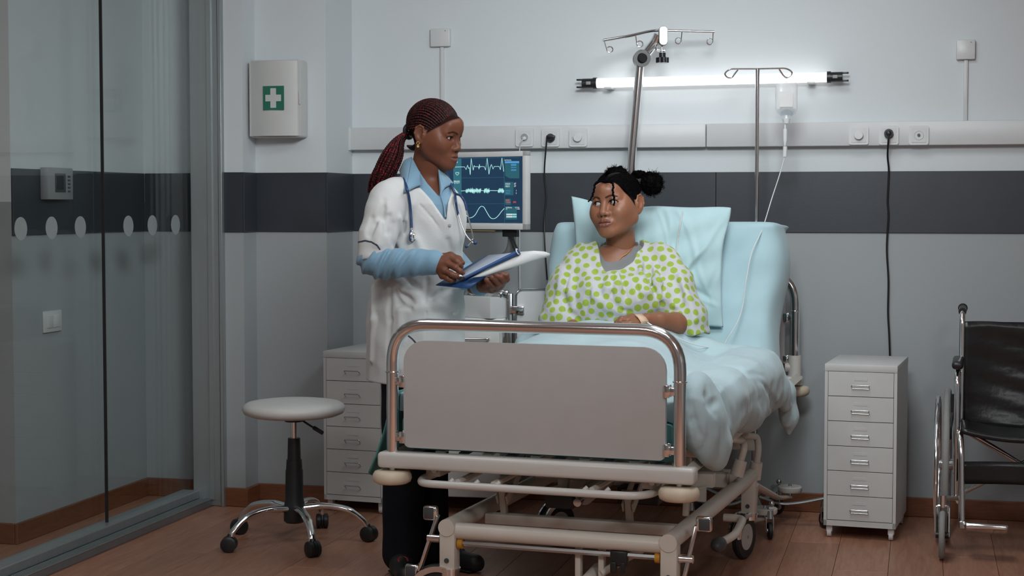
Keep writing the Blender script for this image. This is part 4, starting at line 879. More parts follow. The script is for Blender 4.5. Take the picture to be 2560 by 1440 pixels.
def body_obj(name, parts, mats, parent, cols=None, floats=None, ang=180):
    n = 0; Vs = []; Qs = []
    for P, Q in parts: Vs.append(P); Qs.append(Q+n); n += len(P)
    P = np.concatenate(Vs); Q = np.concatenate(Qs); Wp = P@RW
    Mx = np.array(MATX[root_of(parent)]); Wp = Wp@Mx[:3, :3].T+Mx[:3, 3]
    me = bpy.data.meshes.new(name); me.vertices.add(len(Wp)); me.vertices.foreach_set('co', Wp.astype(np.float32).ravel())
    me.loops.add(4*len(Q)); me.loops.foreach_set('vertex_index', Q.astype(np.int32).ravel()); me.polygons.add(len(Q))
    me.polygons.foreach_set('loop_start', np.arange(0, 4*len(Q), 4, dtype=np.int32)); me.update(calc_edges=True); me.validate()
    if cols is not None:
        at = me.attributes.new('Col', 'FLOAT_COLOR', 'POINT'); at.data.foreach_set('color', np.concatenate([cols, np.ones((len(cols), 1))], 1).astype(np.float32).ravel())
    if floats is not None:
        at = me.attributes.new('dist', 'FLOAT', 'POINT'); at.data.foreach_set('value', floats.astype(np.float32))
    o = bpy.data.objects.new(name, me); COL.objects.link(o); me.materials.append(mats); o.parent = parent
    me.polygons.foreach_set('use_smooth', [True]*len(me.polygons)); return o
def hitb(P, px, py, rad=5):                              # front surface distance of a mesh at a pixel
    X, Y = pxy(P[:, 0], P[:, 1], P[:, 2]); d = (X-px)**2+(Y-py)**2; k = d < rad*rad
    return P[k, 1].min() if k.any() else P[np.argmin(d), 1]
def skin_mat(name, rough=.42):
    m = pm(name, (.2, .1, .06), rough, spec=.45); N = m.node_tree.nodes; L = m.node_tree.links; b = N['Principled BSDF']
    at = N.new('ShaderNodeAttribute'); at.attribute_name = 'Col'; nz = N.new('ShaderNodeTexNoise'); nz.inputs['Scale'].default_value = 45; nz.inputs['Detail'].default_value = 6
    mr = N.new('ShaderNodeMapRange'); mr.inputs['To Min'].default_value = .9; mr.inputs['To Max'].default_value = 1.1; L.new(nz.outputs['Fac'], mr.inputs['Value'])
    vm = N.new('ShaderNodeVectorMath'); vm.operation = 'SCALE'; L.new(at.outputs['Color'], vm.inputs[0]); L.new(mr.outputs[0], vm.inputs['Scale']); L.new(vm.outputs[0], b.inputs['Base Color'])
    bw = N.new('ShaderNodeRGBToBW'); m4 = N.new('ShaderNodeMath'); m4.operation = 'MULTIPLY'; m4.use_clamp = True; m4.inputs[1].default_value = 7.0; L.new(at.outputs['Color'], bw.inputs[0]); L.new(bw.outputs[0], m4.inputs[0])
    m5 = N.new('ShaderNodeMath'); m5.operation = 'MULTIPLY'; m5.inputs[1].default_value = .45; L.new(m4.outputs[0], m5.inputs[0]); L.new(m5.outputs[0], b.inputs['Specular IOR Level'])
    b.inputs['Subsurface Weight'].default_value = .08; b.inputs['Subsurface Radius'].default_value = (.012, .005, .003); b.inputs['Subsurface Scale'].default_value = .6
    n2 = N.new('ShaderNodeTexNoise'); n2.inputs['Scale'].default_value = 320; bp = N.new('ShaderNodeBump'); bp.inputs['Strength'].default_value = .05; bp.inputs['Distance'].default_value = .002; L.new(n2.outputs['Fac'], bp.inputs['Height']); L.new(bp.outputs[0], b.inputs['Normal'])
    return m
def attr_mat(name, stops, rough=.75, bump=.08, bscale=120, sheen=.2):    # colour by the 'dist' attribute
    m = pm(name, stops[0][1], rough, bump=bump, bscale=bscale, sheen=sheen); N = m.node_tree.nodes; L = m.node_tree.links
    at = N.new('ShaderNodeAttribute'); at.attribute_name = 'dist'; rp = N.new('ShaderNodeValToRGB'); e = rp.color_ramp.elements
    while len(e) < len(stops): e.new(.5)
    for q, (p, c) in zip(e, stops): q.position = p; q.color = c+(1,)
    L.new(at.outputs['Fac'], rp.inputs['Fac']); L.new(rp.outputs['Color'], N['Principled BSDF'].inputs['Base Color']); return m
def head_frame(yaw, pitch, roll):
    f = np.array([math.sin(yaw)*math.cos(pitch), -math.cos(yaw)*math.cos(pitch), math.sin(pitch)])
    x = np.cross(f, [0, 0, 1.]); x /= np.linalg.norm(x); u = np.cross(x, f)
    x, u = x*math.cos(roll)+u*math.sin(roll), u*math.cos(roll)-x*math.sin(roll)
    return np.stack([x, f, u])                           # rows: person's left-right axis, forward, up
def head_field(c, R, s, neck, opt):
    """c centre between the ears at eye level, R axes, s scale, neck = (point, radius); returns field and a local->view mapping"""
    g = lambda x, y, z: c+s*(np.array([x, y, z])@R)
    H = Field(c-A3([.16, .16, .27]), c+A3([.16, .16, .15]), .0017)
    E = lambda x, y, z, rx, ry, rz, Rl=None: ell(g(x, y, z), (s*rx, s*ry, s*rz), R if Rl is None else Rl@R)
    C_ = lambda p, q, r0, r1=None: cap(g(*p), g(*q), s*r0, s*(r0 if r1 is None else r1))
    ck = opt.get('cheek', 0); lp = opt.get('lip', 1); es_ = opt.get('es', 1); md_ = opt.get('mouth', 0); eo = opt.get('eye', .0062); nw = opt.get('nose', 1); jw = opt.get('jaw', 1)
    H.add(E(0, -.016, .028, .0745, .096, .086))
    H.add(E(0, .030, -.03, .061+ck*.4, .060, .086), .03)
    for x in (-1, 1):
        H.add(C_((x*.053*jw, .004, -.055), (x*.018, .072, -.098), .022+ck*.4, .017), .035)
        H.add(E(x*.040, .058, -.032, .025+ck, .026+ck, .026+ck), .03)
        H.add(E(x*.058, .02, -.01, .015, .035, .03), .03)
        H.add(C_((x*.012, .087, .017), (x*.045, .070, .017), .0085, .008), .018)
        H.add(C_((x*.03, .072, .047), (0, .080, .05), .014), .04)
    H.add(E(0, .078, -.101, .019, .014, .015), .022)
    H.add(cap(g(0, -.022, -.05), neck[0], s*.050, neck[1]), .03)
    for x in (-1, 1):                                    # sockets, lids
        H.cut(E(x*.0315, .099, .0005, .019*es_, .017*es_, .0125*es_), .010)
        ec = g(x*.031, .0735-.0126*(es_-1), 0); r = s*.0142*es_
        def lid(X, Y, Z, ec=ec, r=r):
            q = [(X-ec[0])*R[i][0]+(Y-ec[1])*R[i][1]+(Z-ec[2])*R[i][2] for i in range(3)]
            d = np.sqrt(sum(v*v for v in q))-r; dx = q[0]/(s*.0152*es_); up_ = s*(eo-(eo+.0004)*dx*dx); dn = s*(-eo*.92+eo*.92*dx*dx)
            return np.maximum(d, np.minimum(up_-q[2], q[2]-dn)).astype(np.float32)
        H.add((lid, ec-r, ec+r), .0035)
        H.add(C_((x*.016, .0855, .0085*es_), (x*.031, .0885, .0108*es_), .0026), .006); H.add(C_((x*.031, .0885, .0108*es_), (x*.047, .081, .0085*es_), .0026), .006)
    H.add(C_((0, .086, .010), (0, .103, -.032), .0085*nw, .0095*nw), .014)
    H.add(E(0, .1035, -.036, .0115*nw, .0105, .0095), .010)
    for x in (-1, 1):
        H.add(E(x*.0135*nw, .0945, -.0395, .0095*nw, .0115, .0085), .007)
        H.cut(E(x*.0075*nw, .1005, -.0475, .0042, .0055, .0045), .003)
        H.add(C_((x*.005, .096, -.048), (x*.004, .096, -.060), .004), .006)
    H.add(E(0, .080+md_, -.070, .030, .017, .021), .018)
    up_ = [(-.0245, .083, -.0705), (-.013, .0935, -.0665), (-.005, .0975, -.064), (0, .097, -.0655), (.005, .0975, -.064), (.013, .0935, -.0665), (.0245, .083, -.0705)]
    lo_ = [(-.0225, .0835, -.0725), (-.011, .094, -.0775), (0, .0965, -.0788), (.011, .094, -.0775), (.0225, .0835, -.0725)]
    mo = lambda L_: [(a_*(1+6*md_), b_+md_*(1+.5*abs(a_)/.0245), c_) for a_, b_, c_ in L_]
    up_ = mo(up_); lo_ = mo(lo_)
    for a, b in zip(up_, up_[1:]): H.add(C_(a, b, .0048*lp, .0048*lp), .0035)
    for a, b in zip(lo_, lo_[1:]): H.add(C_(a, b, .0062*lp, .0062*lp), .0035)
    ml = [(-.025, .0885, -.0715), (-.012, .0995, -.0705), (0, .103, -.0712), (.012, .0995, -.0705), (.025, .0885, -.0715)]
    ml = mo(ml)
    for a, b in zip(ml, ml[1:]): H.cut(C_(a, b, .0012), .0015)
    for x in (-1, 1):                                    # ears
        a_ = -math.radians(17)*x; Re = np.array([[math.cos(a_), -math.sin(a_), 0], [math.sin(a_), math.cos(a_), 0], [0, 0, 1.]]); tl = .16
        Re = Re@np.array([[1, 0, 0], [0, math.cos(tl), math.sin(tl)], [0, -math.sin(tl), math.cos(tl)]])
        ex = .0785; H.add(E(x*(ex+.003), -.017, -.006, .0065, .0205, .034, Re), .005)
        H.add(C_((x*.070, -.006, -.01), (x*.078, -.012, -.005), .012), .01)
        H.cut(E(x*(ex+.010), -.0135, -.004, .0065, .0115, .019, Re), .003)
        rim = [(x*(ex+.003), -.002, .006), (x*(ex+.005), -.007, .022), (x*(ex+.008), -.020, .027), (x*(ex+.012), -.033, .016), (x*(ex+.0125), -.035, -.004), (x*(ex+.008), -.026, -.024)]
        for p, q in zip(rim, rim[1:]): H.add(C_(p, q, .003), .004)
        H.add(C_((x*(ex+.003), -.006, -.014), (x*(ex+.003), -.004, -.005), .0045), .004)
        H.add(E(x*(ex+.001), -.015, -.034, .005, .008, .008), .006)
    return H, g
def seg_d(P, pts):
    d = np.full(len(P), 9.)
    for a, b in zip(pts, pts[1:]):
        a = np.array(a); b = np.array(b); t = np.clip(((P-a)@(b-a))/((b-a)@(b-a)), 0, 1); d = np.minimum(d, np.linalg.norm(P-a-t[:, None]*(b-a), axis=1))
    return d
def sst(e0, e1, x): t = np.clip((x-e0)/(e1-e0), 0, 1); return t*t*(3-2*t)
def head_cols(P, c, R, s, skin, lipc, browc, opt):
    L = ((P-c)@R.T)/s; col = np.tile(np.array(skin), (len(P), 1)); skin = np.array(skin)
    def mixc(w_, cc): col[:] = col*(1-w_[:, None])+np.array(cc)*w_[:, None]
    up_ = [(-.0245, .083, -.0705), (-.013, .0935, -.0665), (-.005, .0975, -.064), (0, .097, -.0655), (.005, .0975, -.064), (.013, .0935, -.0665), (.0245, .083, -.0705)]
    lo_ = [(-.0225, .0835, -.0725), (-.011, .094, -.0775), (0, .0965, -.0788), (.011, .094, -.0775), (.0225, .0835, -.0725)]
    md_ = opt.get('mouth', 0); lp = opt.get('lip', 1); mo = lambda L_: [(a_*(1+6*md_), b_+md_*(1+.5*abs(a_)/.0245), c_) for a_, b_, c_ in L_]
    up_ = mo(up_); lo_ = mo(lo_)
    mixc(1-sst(.0048*lp, .0048*lp+.0022, seg_d(L, up_)), np.array(lipc)*.62); mixc(1-sst(.0062*lp, .0062*lp+.002, seg_d(L, lo_)), lipc)
    ml = [(-.0235, .087, -.0715), (-.012, .098, -.0705), (0, .1, -.0712), (.012, .098, -.0705), (.0235, .087, -.0715)]
    ml = mo(ml)
    mixc((1-sst(.0008, .003, seg_d(L, ml)))*.8, skin*.18)
    for x in (-1, 1):
        bw = [(x*.013, .092, .0175), (x*.024, .091, .0225), (x*.036, .084, .024), (x*.048, .072, .0185)]
        L0 = L*np.array([1, 0, 1]); mixc((1-sst(.0020, .0042, seg_d(L0, [(a_, 0, c_) for a_, b_, c_ in bw])))*.8*(L[:, 1] > .045), browc)
        q = L-np.array([x*.031, .0735-.0126*(opt.get('es', 1)-1), 0]); es_ = opt.get('es', 1); eo = opt.get('eye', .0062); dx = q[:, 0]/(.0152*es_); fr = (np.abs(dx) < 1.12) & (q[:, 1] > 0) & (np.linalg.norm(q, axis=1) < .018*es_)
        up2 = eo-(eo+.0004)*dx*dx; dn2 = -eo*.92+eo*.92*dx*dx
        mixc((1-sst(.0012, .0034, np.abs(q[:, 2]-up2-.0008)))*fr*.95, (.008, .006, .005)); mixc((1-sst(.0006, .0024, np.abs(q[:, 2]-dn2)))*fr*.6, skin*.3)
        nd = np.linalg.norm((L-np.array([x*.0075, .1005, -.0475]))/np.array([1, 1.2, 1]), axis=1); mixc((1-sst(.0035, .006, nd))*.85, skin*.12)
    hs = opt.get('hair')
    if hs is not None:
        em = (np.abs(L[:, 0]) > .0762) & (L[:, 1] > -.06) & (L[:, 1] < .01) & (L[:, 2] < .034); mixc(hs(L)*~em, opt['hairc'])
    return col
M['eyew'] = pm('eye white', (.40, .385, .38), .15, var=.02); M['iris'] = pm('dark brown iris', (.03, .013, .007), .1); M['pupil'] = pm('pupil black', (.003, .003, .003), .08)
def eyes(c, R, s, gaze, parent, es_=1):
    for x in (-1, 1):
        q = MB(); e = c+s*(np.array([x*.031, .0735-.0126*(es_-1), 0])@R); gz = Wd((np.array(gaze)/np.linalg.norm(gaze))@R); r = s*.0126*es_
        pr = lambda a0, a1, n, dr=0: [((r+dr)*math.sin(a), (r+dr)*math.cos(a)) for a in np.linspace(a0, a1, n)]
        q.m = 0; q.lathe(pr(math.radians(27), PI-.01, 14), Wd(e), gz, 24); q.m = 1; q.lathe(pr(math.radians(27.5), math.radians(10), 4, .00015)[::-1], Wd(e), gz, 24); q.m = 2; q.lathe(pr(.01, math.radians(11), 4, .0003), Wd(e), gz, 20)
        q.build('eye', [M['eyew'], M['iris'], M['pupil']], parent, w=True, ang=80)
# ================================================================ duvet
dv = thing('duvet', 'puffy pale blue duvet over the legs, hanging off the right side', 'duvet', BO, BR)
def bc(x, y, z): return bwl((x, y, z))@RW.T               # bed axes -> viewer axes
bux, bvx = bu@RW.T, bv@RW.T; BOx = BOv@RW.T; RB = np.stack([bux, bvx, [0, 0, 1.]])
cs_ = np.array([bc(x, y, z) for x in (-.56, .74) for y in (-.02, 1.46) for z in (.40, .97)])
DV = Field(cs_.min(0), cs_.max(0), .0062)
def dloc(X, Y):
    dx, dy = X-BOx[0], Y-BOx[1]; return dx*bux[0]+dy*bux[1], dx*bvx[0]+dy*bvx[1]
def dslab(X, Y, Z):
    lx, ly = dloc(X, Y); f = np.clip(ly/1.2, 0, 1)
    bmp = 1/(1+np.exp((np.abs(lx+.07*f)-(.40-.13*f))/.05))
    top = .70+TI*ly+(.085+.05*f)*bmp*np.clip(ly/.28, 0, 1)**.6+.014*np.exp(-((lx+.14)/.09)**2)+.014*np.exp(-((lx-.16)/.09)**2)
    bot = .652+TI*ly
    d = np.maximum(np.maximum(Z-top, bot-Z), np.maximum(np.maximum(lx-.52, -.47-lx), np.maximum(.06-ly, ly-1.27)))
    return (d*.85).astype(np.float32)
DV.add((dslab, None, None), .02)
def rbx(u, v, cu, cv, hu, hv, r):
    qu = np.abs(u-cu)-(hu-r); qv = np.abs(v-cv)-(hv-r)
    return np.sqrt(np.maximum(qu, 0)**2+np.maximum(qv, 0)**2)+np.minimum(np.maximum(qu, qv), 0)-r
def side(X, Y, Z):
    lx, ly = dloc(X, Y); hem = .548+.012*np.sin(ly*13+.5)+.008*np.sin(ly*31); xo = .585+.012*np.sin(ly*7+1)-.20*np.clip(.42-ly, 0, 1)
    zt = .748+TI*ly; d = rbx(lx, Z, (.36+xo)/2, (hem+zt)/2, (xo-.36)/2, (zt-hem)/2, .085)
    return np.maximum(d, np.maximum(.30-ly, ly-1.13)*.9).astype(np.float32)
DV.add((side, None, None), .05)
def de(x, y, z, rx, ry, rz, k=.04): DV.add(ell(bc(x, y, z), (rx, ry, rz), RB), k)
de(.495, .13, .685, .062, .115, .125, .04); de(.525, .15, .615, .055, .095, .11, .05); de(.545, .19, .56, .042, .065, .065, .045)
for ch in chain([bc(*p) for p in ((-.43, 1.20, .79), (-.25, 1.19, .855), (.0, 1.17, .87), (.14, 1.18, .832), (.28, 1.19, .785), (.44, 1.20, .75), (.53, 1.22, .70), (.57, 1.25, .62), (.58, 1.27, .53), (.58, 1.29, .465))], [.028, .028, .028, .028, .028, .03, .032, .030, .028, .010]): DV.add(ch, .05)
for ch in chain([bc(*p) for p in ((.48, 1.10, .73), (.565, 1.14, .65), (.59, 1.18, .58))], [.035, .03, .02]): DV.add(ch, .05)
D0, _ = DV.mesh()
def dcr(pl, r, k, op='cut', dep=.003):
    pts = [V(x, y, hitb(D0, x, y, 7)+dep) for x, y in pl]
    for ch in chain(pts, [r*.5]+[r]*(len(pts)-2)+[r*.4]): DV.add(ch, k, op)
for pl in ([(1772, 965), (1770, 990), (1776, 1015), (1790, 1035)], [(1800, 1000), (1785, 1010), (1772, 1008)], [(1895, 955), (1905, 1000), (1910, 1040)], [(1690, 862), (1740, 882), (1800, 902), (1870, 925), (1910, 940)], [(1728, 1010), (1735, 1050), (1748, 1085)], [(1900, 950), (1930, 990), (1948, 1030)], [(1932, 1010), (1938, 1050), (1938, 1075)]): dcr(pl, .007, .018)
def gath(X, Y, Z):                                       # fine gathers towards the hem and soft puckers on top
    lx, ly = dloc(X, Y); w1 = np.clip((.70-Z)/.12, 0, 1)*np.clip((lx-.46)/.06, 0, 1)
    ph = ly*58+2.2*np.sin(ly*11+1)+lx*14+Z*10; g1 = np.abs(np.sin(ph))**.6; ph2 = ly*23+9*lx+1.4*np.sin(lx*13)
    return (w1*.0065*(1-g1)+.0022*np.sin(ph2)+.0018*np.sin(ly*17-lx*29+2)).astype(np.float32)
DV.add((gath, None, None), 0, 'disp')
bl, bh = DV.lo, DV.lo+DV.n*DV.h
DV.add(wav(bl, bh, .0035, 20, 3), 0, 'disp'); DV.add(wav(bl, bh, .0012, 70, 5), 0, 'disp')
P_, Q_ = DV.mesh(); body_obj('duvet_cover', [(P_, Q_)], M['duvet'], dv)
# ================================================================ the patient
pt = thing('person', 'patient in a green dotted gown sitting up in the bed', 'person', tuple(VW(1560, 860, 6.35)*np.array([1, 1, 0])+np.array([0, 0, .70])))
PS = 1.08; PC = V(1541, 511, 6.30); PR = head_frame(math.radians(-32), math.radians(3), math.radians(-6))
def hairreg(L):
    x, y, z = L.T; ln = z-.074-.92*(y-.076)+6.0*x*x-.12*np.abs(x)
    return sst(-.004, .004, ln)*(z > -.06)
OPTP = {'cheek': .008, 'lip': 1.12, 'eye': .0068, 'es': 1.22, 'mouth': .0045, 'nose': 1.12, 'jaw': 1.1, 'hair': hairreg, 'hairc': (.006, .005, .005)}
nk = V(1552, 640, 6.34)
H, gP = head_field(PC, PR, PS, (nk, .058), OPTP)
Hp, Hq = H.mesh()
SKP = (.27, .112, .062)
Cp = head_cols(Hp, PC, PR, PS, SKP, (.225, .075, .062), (.012, .008, .006), OPTP)
# torso, arms, hand
T = FB(1330, 1800, 580, 960, 6.0, 6.6, .005)
rowsP = [(V(1550, y, 6.32)[2], V(x, y, 6.32)[0], bb_, hw, hd) for x, y, hw, hd, bb_ in ((1550, 612, .06, .055, 6.34), (1548, 640, .150, .075, 6.34), (1550, 670, .185, .095, 6.33), (1555, 720, .19, .115, 6.32), (1560, 780, .20, .13, 6.32), (1565, 850, .21, .14, 6.32), (1565, 930, .22, .15, 6.33))]
T.add(loft(rowsP, math.radians(10)), .02)
for ch in chain([V(1440, 668, 6.33), V(1395, 800, 6.26), V(1450, 842, 6.1)], [.055, .045, .038]): T.add(ch, .02)
for ch in chain([V(1668, 660, 6.29), V(1728, 808, 6.17)], [.055, .046]): T.add(ch, .02)
Tp, Tq = T.mesh()
HN = FB(1515, 1775, 765, 850, 5.88, 6.23, .0022)
for ch in chain([V(1735, 812, 6.16), V(1690, 808, 6.09), V(1650, 802, 6.045), V(1620, 799, 6.02)], [.042, .039, .031, .025]): HN.add(ch, .012)
kn_ = [V(1576, 796, 6.0), V(1572, 801, 5.975), V(1577, 809, 5.955), V(1586, 815, 5.945)]
for k in kn_: HN.add(cap(V(1613, 799, 6.015), k, .016, .0125), .012)
for k, (m_, e_) in zip(kn_, (((1554, 797, 5.985), (1541, 806, 5.985)), ((1551, 803, 5.96), (1541, 813, 5.96)), ((1557, 811, 5.94), (1548, 820, 5.94)), ((1567, 817, 5.93), (1559, 826, 5.93)))):
    for ch in chain([k, V(*m_), V(*e_)], [.0112, .0102, .009]): HN.add(ch, .004)
for ch in chain([V(1605, 796, 6.03), V(1580, 792, 6.025), V(1561, 796, 6.015)], [.014, .0115, .009]): HN.add(ch, .006)
Np, Nq = HN.mesh()
cols = np.concatenate([Cp, np.tile(SKP, (len(Tp), 1)), np.tile(np.array(SKP)*.95, (len(Np), 1))])
MSKP = skin_mat('warm brown skin'); body_obj('body', [(Hp, Hq), (Tp, Tq), (Np, Nq)], MSKP, pt, cols)
eyes(PC, PR, PS, (.60, .8, .16), pt, 1.22)
# grey undershirt
rowsS = [(a, b, c, d+.006, e+.008) for a, b, c, d, e in rowsP]
U = FB(1400, 1720, 570, 780, 6.1, 6.55, .004); U.add(loft(rowsS, math.radians(10)), .02)
U.add(cap(V(1551, 628, 6.345), V(1551, 655, 6.33), .072, .09), .03)
U.cut(wedge([(1478, 540), (1501, 632), (1512, 652), (1532, 656), (1556, 648), (1578, 628), (1592, 590), (1575, 540)], 6.38, None, None), .004)
U.cut(cap(V(1552, 560, 6.33), V(1552, 642, 6.335), .066, .066), .006)
Up, Uq = U.mesh(); body_obj('undershirt', [(Up, Uq)], pm('grey jersey', (.19, .195, .20), .85, bump=.1, bscale=150, sheen=.2), pt)
# dotted gown
G = FB(1320, 1810, 560, 930, 5.98, 6.55, .0036)
rowsG = [(V(1550, y, 6.30)[2], V(x, y, 6.30)[0], bb_, hw, hd) for x, y, hw, hd, bb_ in ((1550, 600, .095, .07, 6.34), (1552, 618, .145, .085, 6.335), (1550, 640, .19, .105, 6.33), (1552, 670, .212, .125, 6.32), (1556, 720, .222, .145, 6.305), (1560, 770, .228, .155, 6.30), (1562, 830, .235, .165, 6.30), (1565, 905, .24, .17, 6.30))]
G.add(loft(rowsG, math.radians(12)), .02)
for ch in chain([V(1452, 652, 6.33), V(1418, 720, 6.28), V(1400, 800, 6.23), V(1404, 860, 6.19)], [.062, .072, .072, .07]): G.add(ch, .035)
for ch in chain([V(1652, 648, 6.30), V(1686, 715, 6.24), V(1718, 790, 6.16), V(1732, 835, 6.14)], [.062, .074, .072, .066]): G.add(ch, .035)
G.add(ell(V(1525, 745, 6.18), (.12, .06, .075)), .05); G.add(ell(V(1600, 745, 6.17), (.11, .06, .075)), .05)
G.cut(wedge([(1470, 540), (1496, 612), (1500, 655), (1512, 684), (1535, 680), (1560, 672), (1582, 652), (1598, 618), (1597, 560)], 6.40, None, None), .006)
G.cut(cap(V(1548, 560, 6.33), V(1550, 640, 6.34), .088, .086), .008)
G.cut(wedge([(1700, 842), (1735, 834), (1775, 838), (1790, 900), (1660, 900), (1640, 850)], 6.6, V(1600, 920, 6.5)-A3([0, .6, .06]), V(1810, 800, 6.3)+A3([.05, .4, 0])), .006)
bl, bh = G.lo, G.lo+G.n*G.h
G.add(wav(bl, bh, .006, 46, 3, (1.5, .6, .45)), 0, 'disp'); G.add(wav(bl, bh, .0022, 95, 9, (1.4, .6, .5)), 0, 'disp')
G0, _ = G.mesh()
def crease(pl, r, k, dep=.0):
    pts = [V(x, y, hitb(G0, x, y, 4)+dep) for x, y in pl]
    for ch in chain(pts, [r*.5]+[r]*(len(pts)-2)+[r*.4]): G.cut(ch, k)
def ridge(pl, r, k, dep=.004):
    pts = [V(x, y, hitb(G0, x, y, 4)+dep) for x, y in pl]
    for ch in chain(pts, [r*.5]+[r]*(len(pts)-2)+[r*.5]): G.add(ch, k)
for pl in ([(1534, 684), (1532, 710), (1529, 738)], [(1552, 684), (1558, 712), (1566, 742)], [(1612, 645), (1616, 680), (1632, 720), (1655, 760)], [(1648, 680), (1658, 720), (1652, 765)], [(1475, 715), (1470, 750), (1464, 780)], [(1416, 705), (1412, 740), (1420, 775), (1450, 800)], [(1440, 660), (1425, 690), (1415, 715)], [(1500, 752), (1540, 775), (1580, 778)], [(1640, 770), (1680, 775), (1700, 772)], [(1585, 690), (1592, 720), (1598, 745)]): crease(pl, .0066, .012)
for pl in ([(1543, 684), (1544, 715), (1546, 750)], [(1524, 690), (1518, 720), (1512, 750)], [(1600, 660), (1604, 690), (1618, 730), (1640, 768)], [(1635, 665), (1645, 705), (1650, 745)], [(1428, 690), (1426, 730), (1434, 770)], [(1400, 700), (1392, 750)], [(1700, 690), (1722, 750), (1738, 800)], [(1490, 745), (1520, 768), (1560, 785)]): ridge(pl, .0085, .022)
Gp, Gq = G.mesh()
rng = np.random.RandomState(2); Gs = Gp[rng.permutation(len(Gp))[:24000]].astype(np.float32); dl = []; Dm = np.full(len(Gs), 1e9, np.float32)
for i in range(len(Gs)):                                 # even spread of dots over the cloth: dart throwing, then relaxation
    if Dm[i] > .0285: dl.append(Gs[i]); Dm = np.minimum(Dm, np.linalg.norm(Gs-Gs[i], axis=1))
dl = np.array(dl)
for _ in range(6):
    own = np.concatenate([np.argmin(((c_[:, None]-dl[None])**2).sum(2), 1) for c_ in np.array_split(Gs, 24)])
    cnt = np.bincount(own, minlength=len(dl)); dl = np.stack([np.bincount(own, Gs[:, k], len(dl)) for k in range(3)], 1)/np.maximum(cnt, 1)[:, None]
dist = np.full(len(Gp), 1.); rad = .0126+.0012*np.sin(np.arange(len(dl))*2.4)
for c_, r_ in zip(dl, rad): dist = np.minimum(dist, np.linalg.norm(Gp-c_, axis=1)-r_)
fv = np.clip(.5+dist*60, 0, 1)
MG = attr_mat('white cotton with green dots', [(0, (.30, .42, .045)), (.485, (.32, .44, .055)), (.53, (.53, .53, .55)), (1, (.53, .53, .55))], .8)
body_obj('gown', [(Gp, Gq)], MG, pt, floats=fv)
# tape, chain, ear stud, snap
tp = [V(1607, 787, 5.99), V(1598, 790, 5.965), V(1600, 799, 5.962), V(1608, 810, 5.955)]
V_ = []; 
for i, (x, y) in enumerate([(1600, 786), (1609, 794), (1615, 803), (1618, 812)]):
    for dx in (-11, 0, 9): b_ = hitb(Np, x+dx-3, y+2, 3); V_.append(VW(x+dx-3, y, b_-.0022))
o = MB().add(V_, [(i*3+j, i*3+j+1, i*3+j+4, i*3+j+3) for i in range(3) for j in range(2)]).build('medical_tape', M['tape'], pt, w=True); md = o.modifiers.new('s', 'SOLIDIFY'); md.thickness = .0025; md.offset = 0
M['gold'] = pm('gold', (.75, .48, .2), .3, .6)
nl = [(1574, 626), (1566, 635), (1556, 641), (1548, 650)]
HB = np.concatenate([Hp, Tp]); MB().tube(smooth_path([VW(x, y, hitb(HB, x, y, 4)-.0015) for x, y in nl]), .0015, 6).build('necklace', M['gold'], pt, w=True)
MB().ball(VW(1584, 591, hitb(Gp, 1586, 600, 8)-.004), .005, 10).build('gown_snap', M['black'], pt, w=True)
# hair: cap, two puffs, two thin braids
HA = Field(PC-A3([.14, .15, .13]), PC+A3([.14, .15, .16]), .0025); E = lambda x, y, z, rx, ry, rz: ell(gP(x, y, z), (PS*rx, PS*ry, PS*rz), PR)
HA.add(E(0, -.018, .030, .0815, .104, .0955)); 
def hcut(X, Y, Z):
    q = [((X-PC[0])*PR[i][0]+(Y-PC[1])*PR[i][1]+(Z-PC[2])*PR[i][2])/PS for i in range(3)]
    d = np.maximum(q[2]-.074-.92*(q[1]-.076)+6.0*q[0]*q[0]-.12*np.abs(q[0]), -.2)
    lowr = q[2]+.055; return (-np.minimum(d*.8, lowr)*PS).astype(np.float32)
HA.cut((hcut, None, None), .004); HA.cut(cap(V(1559, 481, 6.10), V(1561, 481, 6.32), .018), .003)
HA.add(wav(HA.lo, HA.lo+HA.n*HA.h, .0012, 260, 4), 0, 'disp')
Ap, Aq = HA.mesh(); M['hair'] = pm('black coily hair', (.006, .0055, .0055), .9, spec=.0, var=.3, scale=90, bump=.9, bscale=240)
hr = body_obj('hair', [(Ap, Aq)], M['hair'], pt)
def puff(c, r, n, seed, sc=(1, 1, 1)):
    F_ = Field(c-A3([r*1.9]*3), c+A3([r*1.9]*3), .0028); rg = np.random.RandomState(seed)
    F_.add(ell(c, A3(sc)*r*.86))
    for _ in range(n):
        d = rg.randn(3); d /= np.linalg.norm(d); F_.add(ell(c+d*r*.68*A3(sc), A3([1, 1, 1])*r*(.26+.14*rg.rand())), .006)
    F_.add(wav(F_.lo, F_.lo+F_.n*F_.h, .0025, 300, seed), 0, 'disp'); return F_.mesh()
pf = []
for (x, y, b_, r, sd, sc) in ((1629, 459, 6.37, .043, 1, (1, 1, 1.08)), (1541, 436, 6.46, .040, 2, (1.15, 1, .75)), (1597, 436, 6.44, .022, 3, (1.3, 1, .5))):
    P_, Q_ = puff(V(x, y, b_), r, 46, sd, sc); po = body_obj('hair_puff', [(P_, Q_)], M['hair'], pt)
    rg = np.random.RandomState(sd+10); fz = MB(); c = V(x, y, b_)
    for _ in range(700):
        d = rg.randn(3); d /= np.linalg.norm(d); p = c+d*r*A3(sc)*(.9+.1*rg.rand()); k1 = p+d*r*.12+rg.randn(3)*r*.09; k2 = k1+d*r*.04+rg.randn(3)*r*.10
        fz.tube([Wd(p), Wd(k1), Wd(k2)], [.0007, .0006, .0002], 3, caps=False)
    tag(fz.build('frizz', M['hair'], po, w=True), kind='stuff')
sd_ = MB(); cE = np.array([0, -.018, .030]); rE = np.array([.0815, .104, .0958])*1.006; rg = np.random.RandomState(8)
